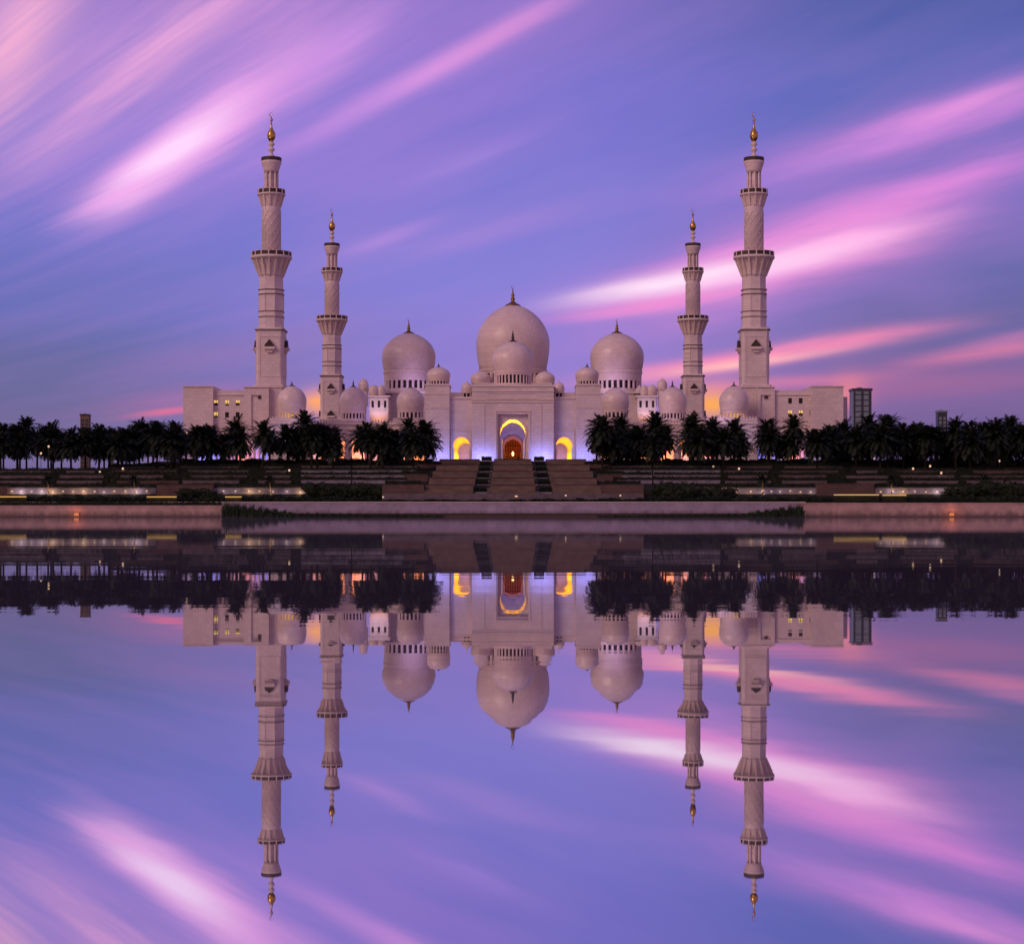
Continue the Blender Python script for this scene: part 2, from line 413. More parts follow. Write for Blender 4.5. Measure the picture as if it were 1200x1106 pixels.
# ------------------------------------------------------------------ minarets
def crescent(mb, z, r, th):
    n = 18; pts_o = []; pts_i = []
    for k in range(n + 1):
        a = R(-60 + 300 * k / n) + R(0)
        pts_o.append((r * math.cos(a + PI / 6), z + r + r * math.sin(a + PI / 6)))
    for k in range(n + 1):
        a = R(-60 + 300 * k / n)
        q = r * .80
        pts_i.append((r * .10 + q * math.cos(a + PI / 6), z + r * 1.14 + q * math.sin(a + PI / 6)))
    for k in range(n):
        a, b, c, d = pts_o[k], pts_o[k + 1], pts_i[k + 1], pts_i[k]
        mb.prism([a, b, c, d], -th, th)
def chsq(h, c):  # square with cut corners
    return [(-h + c, -h), (h - c, -h), (h, -h + c), (h, h - c), (h - c, h), (-h + c, h), (-h, h - c), (-h, -h + c)]
def finial_mb(z0, s=1.0):
    prof = [(0.05, z0), (.75, z0), (.95, z0 + .5), (.55, z0 + 1.2), (.35, z0 + 1.7), (1.0, z0 + 2.2), (1.05, z0 + 2.7), (.4, z0 + 3.4), (.35, z0 + 3.7),
            (.9, z0 + 4.0), (.95, z0 + 4.5), (.4, z0 + 5.0)]
    return prof
def make_minaret(label, rows):
    rt = thing('minaret', (0, 0, 0), label, 'minaret', 'four tall white minarets at the corners of the courtyard')
    b = MB()
    b.prismz([(x, y) for x, y in chsq(4.7, .8)], -1, 12.0); b.prismz(chsq(4.25, .7), 12.0, 22.5); b.prismz(chsq(3.95, .7), 22.5, 39.3)
    b.prismz(chsq(4.25, .7), 38.4, 39.0)
    b.prismz(chsq(4.6, .7), 21.9, 22.7); b.prismz(chsq(4.85, .8), 11.4, 12.1)
    # sunk blind panels round the square shaft made as raised borders
    for k in range(4):
        a = k * PI / 2; M = Matrix.Rotation(a, 3, 'Z')
        q = MB()
        for x0, x1, z0, z1 in ((-3.0, 3.0, 36.6, 36.9), (-3.0, 3.0, 25, 25.3), (-3.0, -2.7, 25.3, 36.6), (2.7, 3.0, 25.3, 36.6)):
            q.box(x0, x1, -4.07, -3.9, z0, z1)
        b.add([M @ Vector(v) for v in q.v], q.f)
    b.build('square_shaft', MARBLE, rt)
    b = MB(); mm = [(3.75, 39.3), (3.75, 42.4), (3.95, 42.5), (3.95, 42.9), (3.72, 43.0), (3.72, 44.0), (3.92, 44.1), (3.92, 44.5), (3.62, 44.6), (3.62, 49.0), (3.85, 49.1), (3.85, 49.5), (3.65, 49.6), (3.65, 50.3), (3.85, 50.4), (3.85, 50.8), (3.55, 50.9), (3.55, 55)]
    b.lathe(mm, n=8, rot=PI / 8, smooth=False)
    for k in range(8):   # ribs of the blind panels
        a = PI / 8 + k * PI / 4; b.tube([(3.62 * math.cos(a), 3.62 * math.sin(a), 44.7), (3.62 * math.cos(a), 3.62 * math.sin(a), 49)], .16)
    b.build('octagonal_shaft', MARBLE, rt)
    for zz in (42.55, 44.15, 49.15, 50.45):  # dark rings standing in for the shade of grooves
        MB().lathe([(3.5, zz), (3.99, zz), (3.99, zz + .15), (3.5, zz + .15)], n=8, rot=PI / 8, smooth=False).build('groove_shade_band', BRONZE, rt)
    MB().prismz(chsq(4.33, .73), 38.55, 38.85).build('groove_shade_band', BRONZE, rt)
    b = MB(); b.lathe([(2.78, 60.3), (2.72, 74), (2.72, 79)], n=28)
    # net of raised ribs winding round the cylinder
    for s in (-1, 1):
        for k in range(10):
            pts = [(2.77 * math.cos(2 * PI * k / 10 + s * j * .22), 2.77 * math.sin(2 * PI * k / 10 + s * j * .22), 62 + j * .95) for j in range(13)]
            b.tube(pts, .09, 4)
    b.build('round_shaft', MARBLE, rt)
    b = MB(); b.lathe([(1.3, 78.8), (1.3, 86)], n=16)
    for k in range(8):
        a = k * PI / 4; b.tube([(1.8 * math.cos(a), 1.8 * math.sin(a), 78.9), (1.8 * math.cos(a), 1.8 * math.sin(a), 85.2)], .30, 8)
    b.lathe([(2.1, 84.8), (2.2, 85.4), (2.9, 87.5), (3.0, 88.0)], n=24)
    b.build('lantern', MARBLE, rt)
    def balcony(z0, rs, ro, hgt, n):
        c = MB(); c.lathe([(rs, z0), (rs + .1, z0 + .3), (rs + (ro - rs) * .15, z0 + hgt * .45), (rs + (ro - rs) * .45, z0 + hgt * .72), (ro * .9, z0 + hgt * .84), (ro * .97, z0 + hgt * .86), (ro, z0 + hgt * .9), (ro, z0 + hgt)], n=n * 2)
        for k in range(n):
            a = 2 * PI * k / n; q = MB()
            q.prism([(rs - .2, z0 - .4), (rs + .25, z0), (ro * .92, z0 + hgt * .78), (ro * .96, z0 + hgt * .88), (rs - .2, z0 + hgt * .88)], -.2, .2)
            M = Matrix.Rotation(a, 3, 'Z'); c.add([M @ Vector(v) for v in q.v], q.f)
        o = c.build('balcony', TRIM, rt)
        q = MB(); zt = z0 + hgt
        for k in range(n):
            a0 = 2 * PI * (k + .12) / n; a1 = 2 * PI * (k + .88) / n
            ps = [(ro - .2, a0), (ro - .2, a1), (ro - .35, a1), (ro - .35, a0)]
            q.prismz([(r * math.cos(a), r * math.sin(a)) for r, a in ps], zt, zt + 1.1)
        sub(q, 'railing', BRONZE, o)
        q = MB()
        for k in range(n):
            a = 2 * PI * (k - .5 + .5) / n; q.tube([((ro - .28) * math.cos(a), (ro - .28) * math.sin(a), zt), ((ro - .28) * math.cos(a), (ro - .28) * math.sin(a), zt + 1.35)], .22, 6)
        q.lathe([(ro - .38, zt + 1.16), (ro - .16, zt + 1.16), (ro - .16, zt + 1.3), (ro - .38, zt + 1.3)], n=24, smooth=False); sub(q, 'handrail', TRIM, o)
    balcony(54.6, 3.5, 6.0, 5.7, 16)
    balcony(74.9, 2.72, 4.1, 3.6, 12)
    b = MB(); b.lathe([(2.98, 88.0), (2.98, 89.1), (2.75, 89.1), (2.75, 88.05)], n=12, smooth=False)
    b.build('crown_railing', BRONZE, rt)
    f = MB(); f.lathe([(1.2, 88.0), (1.1, 89.4), (.5, 90.2), (.45, 90.8), (.95, 91.3), (.95, 91.7), (.45, 92.1), (.5, 92.5), (.95, 92.9), (.85, 93.4), (.4, 93.8)], n=16)
    f.build('finial_stem', TRIM, rt)
    f = MB(); f.lathe([(.5, 93.8), (1.0, 94.6), (1.24, 95.5), (1.12, 96.3), (.6, 97.2), (.32, 98.0), (.2, 99.6), (.45, 100.0), (.45, 100.3), (.14, 100.6), (.1, 101.0)], n=18)
    fo = f.build('finial', GOLD, rt)
    f = MB(); crescent(f, 101.0, .62, .1); sub(f, 'crescent', GOLD, fo)
    # little corbelled window balconies on the four faces
    for zc in rows:
        for k in range(4):
            a = k * PI / 2; M = Matrix.Rotation(a, 3, 'Z'); h = 3.95 if zc > 30 else 3.95
            q = MB(); q.prism([(-1.5, zc - .3), (1.5, zc - .3), (1.7, zc + .4), (-1.7, zc + .4)], -h - 1.3, -h + .1)
            q.prism([(-.7, zc - 1.2), (.7, zc - 1.2), (1.5, zc - .3), (-1.5, zc - .3)], -h - .7, -h + .1)
            c = MB(); c.add([M @ Vector(v) for v in q.v], q.f); o = c.build('window_balcony', TRIM, rt)
            q = MB(); q.prism([(-1.35, zc + .4), (1.35, zc + .4), (1.3, zc + 1.0), (.65, zc + 1.7), (0, zc + 2.6), (-.65, zc + 1.7), (-1.3, zc + 1.0)], -h - .9, -h + .1)
            c = MB(); c.add([M @ Vector(v) for v in q.v], q.f); sub(c, 'window_hood', BRONZE, o)
    return rt
MLAB = ['nearer tall white minaret on the left, rising beside the left wing with square windows',
        'nearer tall white minaret on the right, rising beside the right wing with square windows',
        'farther smaller looking minaret on the left, behind the left arcade domes',
        'farther smaller looking minaret on the right, behind the right arcade domes']
mn = make_minaret(MLAB[0], (33.3,)); mf = make_minaret(MLAB[2], (33.3, 23.2))
NEAR, FAR = 530, 690
spots = [(318, NEAR), (883.5, NEAR), (389, FAR), (812, FAR)]
for i, (px, Y) in enumerate(spots):
    o = (mn if i == 0 else copy_tree(mn) if i == 1 else mf if i == 2 else copy_tree(mf))
    o.location = (PX(px, Y), Y, ZB - (1.0 if Y == FAR else 0)); o['label'] = MLAB[i]

# ------------------------------------------------------------------ domes
def dome_prof(r, h, z0, n=18, base=.90, wide=.42):
    ps = []
    for k in range(5):
        t = k / 5; ps.append((r * (base + (1 - base) * math.sin(t * PI / 2)), z0 + h * wide * t))
    for k in range(n + 1):
        u = math.sin(PI / 2 * k / n); rr_ = r * max(0, 1 - u ** 1.92) ** .60 if k < n else 0.02
        ps.append((max(rr_, .02), z0 + h * wide + h * (1 - wide) * u))
    return ps
def dome(root, px, Y, r_px, y_top, y_base, y_drum, y_fin, nwin=20, wmat=GLASS, ribs=False, drum_top=0.0, cres=False, ycen=None, tf=.78, bf=.12):
    """dome part (> finial) over a drum part (> window_band) of root"""
    S = F / Y; cx = PX(px, Y); cy = ycen or Y; r = r_px / S
    zt, zb, zd, zf = PZ(y_top, Y), PZ(y_base, Y), PZ(y_drum, Y), PZ(y_fin, Y)
    d = MB(); d.lathe(dome_prof(r, zt - zb, zb), cx, cy, n=40); dm = d.build('dome', DOME, root)
    f = MB(); hh = zf - zt; s = min(max(hh / 7, .32), 1.0)
    f.lathe([(r * .25, zt - r * .07), (r * .2, zt - r * .01), (r * .08, zt + .05 * r), (s * .6, zt + hh * .2), (s * .95, zt + hh * .3), (s * .45, zt + hh * .40), (s * .7, zt + hh * .5), (s * .32, zt + hh * .6), (s * .14, zt + hh * .86)], cx, cy, n=14)
    if cres:
        q = MB(); crescent(q, zt + hh * .84, s * .62, .1); f.add([(x + cx, y + cy, z) for x, y, z in q.v], q.f)
    sub(f, 'finial', AGED if cres else BRONZE, dm)
    rd = r * .905
    d = MB(); hb = zb - zd
    d.lathe([(rd, zd - .6), (rd, zd + hb * bf), (rd * .9, zd + hb * (bf + .01))], cx, cy, n=40, smooth=False)
    d.lathe([(rd * .9, zd + hb * tf), (rd, zd + hb * (tf + .01)), (rd * 1.02, zb - .1), (rd * 1.045, zb - .05), (rd * 1.045, zb + .12 * hb), (rd * .9, zb + .13 * hb)], cx, cy, n=40, smooth=False)
    wcol = rd * 2 * PI / nwin * .24
    for k in range(nwin):
        a = 2 * PI * (k + .5) / nwin
        d.tube([(cx + rd * .95 * math.cos(a), cy + rd * .95 * math.sin(a), zd), (cx + rd * .95 * math.cos(a), cy + rd * .95 * math.sin(a), zb)], wcol, 6)
    dr = d.build('drum', TRIM, root)
    q = MB().lathe([(rd * .88, zd + .02), (rd * .88, zb - .02)], cx, cy, n=40); sub(q, 'window_band', wmat, dr)
    return dm

# ---- main prayer hall, far side of the court
HY = 735
hall = thing('prayer_hall', (0, HY, ZB), 'large prayer hall behind the gate with the biggest central onion dome', 'mosque')
dome(hall, 601, HY, 43, 357, 436, 452, 335, 26, cres=True)
b = MB(); z = lambda y: PZ(y, HY)
b.box(PX(556, HY), PX(646, HY), HY - 16, HY + 18, ZB, z(452))
b.box(PX(520, HY), PX(682, HY), HY - 10, HY + 22, ZB, z(462))
b.build('hall_wall', MARBLE, hall)
for s in (-1, 1):   # shoulder half domes
    q = MB(); q.lathe(dome_prof(4.0, 5.2, z(453)), PX(601 + s * 37, HY), HY - 12, n=24); q.build('corner_dome', DOME, hall)
# ---- the two side halls with large domes
for s, nm in ((-1, 'left'), (1, 'right')):
    SY = 720; cx = 601 + s * 122
    h = thing('side_hall', (PX(cx, SY), SY, ZB), 'domed hall with a large onion dome, %s of the central dome' % nm, 'mosque hall', 'pair of large domed side halls')
    dome(h, cx, SY, 31.5, 390, 438, 463, 374, 26, cres=True, tf=.62, bf=.26)
    z = lambda y: PZ(y, SY)
    b = MB(); b.box(PX(cx - 33, SY), PX(cx + 33, SY), SY - 11, SY + 12, ZB, z(461)); b.box(PX(cx - 34, SY), PX(cx + 34, SY), SY - 11.5, SY + 12.5, z(463.5), z(461.5))
    b.build('hall_wall', MARBLE, h)
    b = MB(); tx = PX(601 + s * 145.5, SY)
    b.lathe([(1.55, ZB), (1.55, z(468)), (2.1, z(466)), (2.1, z(464)), (1.6, z(463.8)), (1.7, z(461)), (.9, z(457)), (.1, z(454))], tx, SY - 14, n=12, smooth=False)
    b.build('corner_turret', MARBLE, h)
    MB().lathe([(2.0, z(466)), (2.25, z(465.6)), (2.25, z(464.2)), (2.0, z(464))], tx, SY - 14, n=12, smooth=False).build('turret_band', BRONZE, h)
    # front dome before it, on its own cube
    FY = 585; fx = 601 + s * 120
    t_ = thing('gate_side_dome', (PX(fx, FY), FY, ZB), 'small pale dome with a ring of windows standing before the large %s dome' % nm, 'dome', 'small domes flanking the gate')
    dome(t_, fx, FY, 16.3, 454, 482, 491, 449, 18)
    b = MB(); b.box(PX(fx - 19, FY), PX(fx + 19, FY), FY - 6, FY + 6, ZB, PZ(491, FY)); b.build('base', MARBLE, t_)
    # low lit pavilion between arcade domes and side hall
    LY = 690; z = lambda y: PZ(y, LY)
    xa, xb = sorted((601 + s * 146, 601 + s * 168))
    lx0, lx1 = PX(xa, LY), PX(xb, LY)
    p = thing('clerestory_pavilion', ((lx0 + lx1) / 2, LY, ZB), 'low lavender lit pavilion with small windows and amber lower wall, %s of the gate' % nm, 'pavilion', 'pair of lit pavilions beside the big side domes')
    hs = [(lx0 + (lx1 - lx0) * (k + .3) / 3, lx0 + (lx1 - lx0) * (k + .7) / 3, z(477.5), z(469.5)) for k in range(3)]
    b = MB().panel(lx0, lx1, ZB, z(465.5), LY, hs, .8); b.box(lx0, lx1, LY + 1.2, LY + 9, ZB, z(465.6)); b.box(lx0 - .6, lx1 + .6, LY - .7, LY + 9.5, z(465.4), z(463.5)); b.box(lx0 - .3, lx1 + .3, LY - .35, LY - .003, z(480.5), z(479.5))
    wl = b.build('wall', MARBLE, p)
    for a, bb, c, d in hs: MB().box(a, bb, LY + .8, LY + .95, c, d).build('window', GLASS, p)
    for kx, rp in ((164, 6.5), (176, 6.0), (155, 5)):
        q = MB(); q.lathe(dome_prof(rp / 3.09, 3.9 if kx != 176 else 4.6, z(462 if kx != 176 else 457)), PX(601 + s * kx, LY), LY + 4, n=20)
        q.lathe([(rp / 3.09 * .85, z(475)), (rp / 3.09 * .85, z(461.5 if kx != 176 else 456.5))], PX(601 + s * kx, LY), LY + 4, n=14)
        q.lathe([(.25, z(457 if kx != 176 else 445)), (.08, z(451 if kx != 176 else 441))], PX(601 + s * kx, LY), LY + 4, n=8)
        q.build('roof_kiosk', DOME, p)
    lamp('SPOT', (PX(601 + s * 157, LY), LY - 7, z(485)), 1300, (.62, .58, 1), (PX(601 + s * 157, LY), LY, z(473)), angle=95, parent=None)
    lamp('SPOT', (PX(601 + s * 157, LY), LY - 4, z(496)), 700, (1, .38, .10), (PX(601 + s * 157, LY), LY, z(486)), angle=90)
    # lavender floodlight on the drum of the big dome
    lamp('SPOT', (PX(cx, SY) - s * 4, SY - 19, PZ(463, SY)), 3200, (.60, .42, 1), (PX(cx, SY) - s * 3, SY - 9, PZ(440, SY)), angle=110, blend=1)

# ------------------------------------------------------------------ gatehouse
GY = 520
def arch_pts(cx, zb, hw, top, jamb=.86, n=22):
    """horseshoe arch outline, left foot up and over to right foot"""
    r = hw; cz = top - r * 1.06; a0 = math.asin(min(1, .5)); pts = [(cx - hw * jamb, zb)]
    for k in range(n + 1):
        a = PI + R(30) - (PI + R(60)) * k / n
        zz = cz + r * math.sin(a) + (.06 * r * max(0, math.sin(a)) ** 6)
        pts.append((cx + r * math.cos(a) if abs(math.cos(a)) <= 1 else 0, zz))
    pts.append((cx + hw * jamb, zb)); return pts
def arch_wall(mb, x0, x1, zb, zt, y0, y1, arches):
    """solid wall from y0 to y1 pierced by arches whose feet stand on zb"""
    pts = [(x0, zb)]
    for a in sorted(arches, key=lambda q: q[0][0]): pts += a
    pts += [(x1, zb), (x1, zt), (x0, zt)]
    mb.prism(pts, y0, y1); return mb
gh = thing('entrance_gatehouse', (0, GY, ZB), 'white marble gatehouse above the stairs with a tall golden lit archway', 'gatehouse')
z = lambda y: PZ(y, GY); x = lambda p: PX(p, GY)
DEP = 20
b = MB()
# centre block: front frame, recessed arch wall, mass above
fx0, fx1, ft = x(583), x(619), z(485)
b.panel(x(553), x(649), ZB, z(451), GY, [(fx0, fx1, ZB - .01, ft)], 1.6)
b.add([(x(553), GY, ZB), (x(553), GY + 30, ZB), (x(553), GY + 30, z(451)), (x(553), GY, z(451)), (x(649), GY, ZB), (x(649), GY + 30, ZB), (x(649), GY + 30, z(451)), (x(649), GY, z(451))], [(0, 3, 2, 1), (4, 5, 6, 7), (3, 7, 6, 2)])
b.build('gate_block', MARBLE, gh)
b = MB(); arch_wall(b, fx0, fx1, ZB, ft, GY + 1.6, GY + 2.4, [arch_pts(0, ZB, 3.62, z(491), .78)])
b.build('arch_wall', MARBLE, gh)
def shell(mb, pts, y0, y1):
    n = len(pts); mb.add([(px_, y0, pz_) for px_, pz_ in pts] + [(px_, y1, pz_) for px_, pz_ in pts], [(i, i + 1, i + 1 + n, i + n) for i in range(n - 1)])
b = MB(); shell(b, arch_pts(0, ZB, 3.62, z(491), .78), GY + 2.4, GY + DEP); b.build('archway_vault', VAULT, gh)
b = MB(); mo = arch_pts(0, ZB, 4.1, z(488.8), .8); mi = arch_pts(0, ZB, 3.62, z(491), .78)
for k in range(len(mo) - 1): b.prism([mo[k], mo[k + 1], mi[k + 1], mi[k]], GY + 1.35, GY + 1.597)
b.build('arch_moulding', TRIM, gh)
# mouldings on the block
b = MB()
for yy, h_ in ((452.2, .5), (458.5, .22), (468.5, .18), (471.5, .18)):
    b.box(x(553) - .18, x(649) + .18, GY - .22, GY - .004, z(yy) - h_ / 2, z(yy) + h_ / 2)
for s in (-1, 1):
    b.box(x(601 + s * 19.3), x(601 + s * 20.6), GY - .2, GY - .004, ZB, z(482.3)); b.box(x(601 + s * 33), x(601 + s * 33.8), GY - .16, GY - .004, ZB, z(471.8))
b.box(x(580.4), x(621.6), GY - .2, GY - .004, z(482.2), z(481))
b.box(x(572), x(630), GY - .14, GY - .004, z(467.4), z(466.8)); b.box(x(572), x(630), GY - .14, GY - .004, z(461), z(460.4))
b.build('cornice', TRIM, gh)
# roof step under the front dome
b = MB(); b.box(x(572), x(630), GY + 3.5, GY + 22, z(451), z(449.6)); b.build('roof_step', TRIM, gh)
EY = GY + 12
dome(gh, 601, EY, 24.6, 400, 437.5, 452, 385, 30, ycen=EY)
# back wall seen through the arch, with its smaller orange lit doorway
BY = 562
b = MB(); arch_wall(b, -9, 9, ZB, PZ(470, BY), BY, BY + 1.2, [arch_pts(0, ZB, 2.75, PZ(513.5, BY))]); 
for q in (-1, 1): b.box(q * 9.02, q * 9.5, GY + DEP + 1, BY + 13, ZB, ZB + 15)  # side walls added to block arcade light from the inner court
b.build('inner_wall', MARBLE, gh)
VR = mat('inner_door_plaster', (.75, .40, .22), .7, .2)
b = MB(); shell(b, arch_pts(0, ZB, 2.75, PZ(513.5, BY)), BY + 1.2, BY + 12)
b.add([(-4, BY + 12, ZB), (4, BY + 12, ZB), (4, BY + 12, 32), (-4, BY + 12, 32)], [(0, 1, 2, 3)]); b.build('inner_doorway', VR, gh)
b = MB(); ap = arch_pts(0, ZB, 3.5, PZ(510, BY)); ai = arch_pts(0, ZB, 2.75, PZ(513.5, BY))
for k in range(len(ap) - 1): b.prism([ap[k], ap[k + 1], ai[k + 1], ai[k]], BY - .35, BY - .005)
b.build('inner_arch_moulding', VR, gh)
b = MB(); cz = PZ(532, BY + 6); b.lathe([(.05, cz + .9), (.1, cz + .8), (.3, cz + .5), (.42, cz), (.3, cz - .4), (.1, cz - .7)], 0, BY + 6, n=12); b.build('chandelier', G_WARM, gh)
b = MB(); b.box(-.06, .06, BY + 5.95, BY + 6.05, cz + .9, cz + 4)
b.build('chandelier_chain', BRONZE, gh)
b = MB()
for k in range(-3, 4): b.box(k * .75 - .07, k * .75 + .07, BY + 10.5, BY + 10.7, ZB, ZB + 9)
for k in range(4): b.box(-3, 3, BY + 10.72, BY + 10.8, ZB + 1.5 + k * 1.8, ZB + 1.65 + k * 1.8)
b.build('door_screen', BRONZE, gh)
lamp('POINT', (0, BY + 4.5, ZB + 3.5), 230, (1, .36, .08), radius=.6)
lamp('SPOT', (0, BY - 1.8, ZB + .4), 750, (1, .34, .10), (0, BY, ZB + 3.4), angle=110, blend=1)
lamp('SPOT', (0, BY - 9, ZB + .6), 4200, (.30, .24, 1), (0, BY, ZB + 12), angle=70, blend=1)  # added violet spot without a fitting, tints the inner wall
# lights along the foot of the vault
vl = lamp('AREA', (0, GY + 11, ZB + .3), 3300, (1, .50, .05), (0, GY + 11, ZB + 9), size=1.2, size_y=13, along_y=True); vl.data.spread = R(75)
# side lower walls with side archways, corner towers
for s, nm in ((-1, 'left'), (1, 'right')):
    xa, xb = sorted((x(601 + s * 48), x(601 + s * 74.5)))
    ac = x(601 + s * 60.5); W = GY + 2.5
    ap = arch_pts(ac, ZB, 2.35, PZ(512, W), jamb=.95)
    b = MB(); arch_wall(b, xa, xb, ZB, PZ(465, W), W, W + .9, [ap])
    b.box(xa, xb, W + 46, W + 47, ZB + 9.5, PZ(465, W)); b.box(xa, xb, W + .9, W + 46, PZ(466, W), PZ(465, W) - .01)
    b.build('side_wall', MARBLE, gh)
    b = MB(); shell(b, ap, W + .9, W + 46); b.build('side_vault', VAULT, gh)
    ao = arch_pts(ac, ZB, 2.7, PZ(510.4, W), jamb=.95); b = MB()
    for k in range(len(ao) - 1): b.prism([ao[k], ao[k + 1], ap[k + 1], ap[k]], W - .2, W - .004)
    b.box(xa, xb, W - .3, W - .005, PZ(467.5, W), PZ(466.2, W))
    for e in (-11.3, 11.3): b.box(ac + e / 4.1 - .14, ac + e / 4.1 + .14, W - .22, W - .004, ZB, PZ(505, W))
    b.box(ac - 2.9, ac + 2.9, W - .22, W - .004, PZ(505, W), PZ(504, W))
    b.build('side_moulding', TRIM, gh)
    b = MB(); b.box(xa - 3, xb + 3, W + 53, W + 54, ZB, ZB + 14); b.build('side_inner_wall', MARBLE, gh)
    lamp('AREA', (ac, W + 23, ZB + .3), 3900, (1, .43, .05), (ac + s * 2.4, W + 23, ZB + 5), size=.8, size_y=42, along_y=True)
    lamp('SPOT', (ac, W + 49, ZB + .4), 900, (.5, .36, 1), (ac, W + 53, ZB + 4), angle=100)
    # corner tower
    ta, tb = sorted((x(601 + s * 74.5), x(601 + s * 103)))
    b = MB(); b.box(ta, tb, GY + 1.2, GY + 12, ZB, z(449.5)); b.box(ta - .2, tb + .2, GY + .95, GY + 12.3, z(451.5), z(450))
    for yy in (462, 478): b.box(ta - .08, tb + .08, GY + 1.05, GY + 1.197, z(yy), z(yy - .8))
    b.build('corner_tower', MARBLE, gh)
    dome(gh, 601 + s * 87, GY + 19, 13.8, 430, 446, 452, 425, 20, ycen=GY + 19)
    # roof kiosk
    kx = x(601 + s * 54.5); q = MB(); q.lathe(dome_prof(1.62, 3.1, z(459), n=10), kx, GY + 5, n=20); q.lathe([(.2, z(448)), (.1, z(443.5))], kx, GY + 5, n=8)
    q.lathe([(1.75, z(459.6)), (1.75, z(458.8))], kx, GY + 5, n=20, smooth=False)
    for k in range(8): a = 2 * PI * k / 8; q.tube([(kx + 1.4 * math.cos(a), GY + 5 + 1.4 * math.sin(a), z(464.8)), (kx + 1.4 * math.cos(a), GY + 5 + 1.4 * math.sin(a), z(459.4))], .14, 5)
    kd = q.build('roof_kiosk', DOME, gh); q = MB().lathe([(.9, z(465)), (.9, z(459))], kx, GY + 5, n=12); sub(q, 'kiosk_core', GLASS, kd)
    q = MB().box(kx - 1.9, kx + 1.9, GY + 3.2, GY + 7, z(465.6), z(464.2)); sub(q, 'kiosk_base', TRIM, kd)

# blue white floodlights at the foot of the gate
FL = [(521, 'outer left corner tower', 1900), (560, 'left side of the golden arch, outer one', 1500), (573, 'left side of the golden arch, inner one', 1500),
      (629, 'right side of the golden arch, inner one', 1500), (642, 'right side of the golden arch, outer one', 1500), (682, 'outer right corner tower', 1900), (510, 'left corner tower beside the palms', 900), (692, 'right corner tower beside the palms', 900)]
for px, wh, en in FL:
    Y = GY - 3.6; X = PX(px, Y)
    f = thing('floodlight', (X, Y, ZB), 'small blue ground floodlight, at the ' + wh, 'floodlight', 'blue floodlights at the foot of the gatehouse')
    MB().box(X - .45, X + .45, Y - .25, Y + .25, ZB, ZB + .5).build('housing', METAL, f)
    MB().box(X - .36, X + .36, Y - .16, Y + .18, ZB + .5, ZB + .53).build('lens', G_COOL, f)
    lamp('SPOT', (X, Y + .3, ZB + .6), en * .85, (.19, .25, 1), (X, GY, ZB + 2.8), angle=140, blend=1, radius=.3, parent=f)

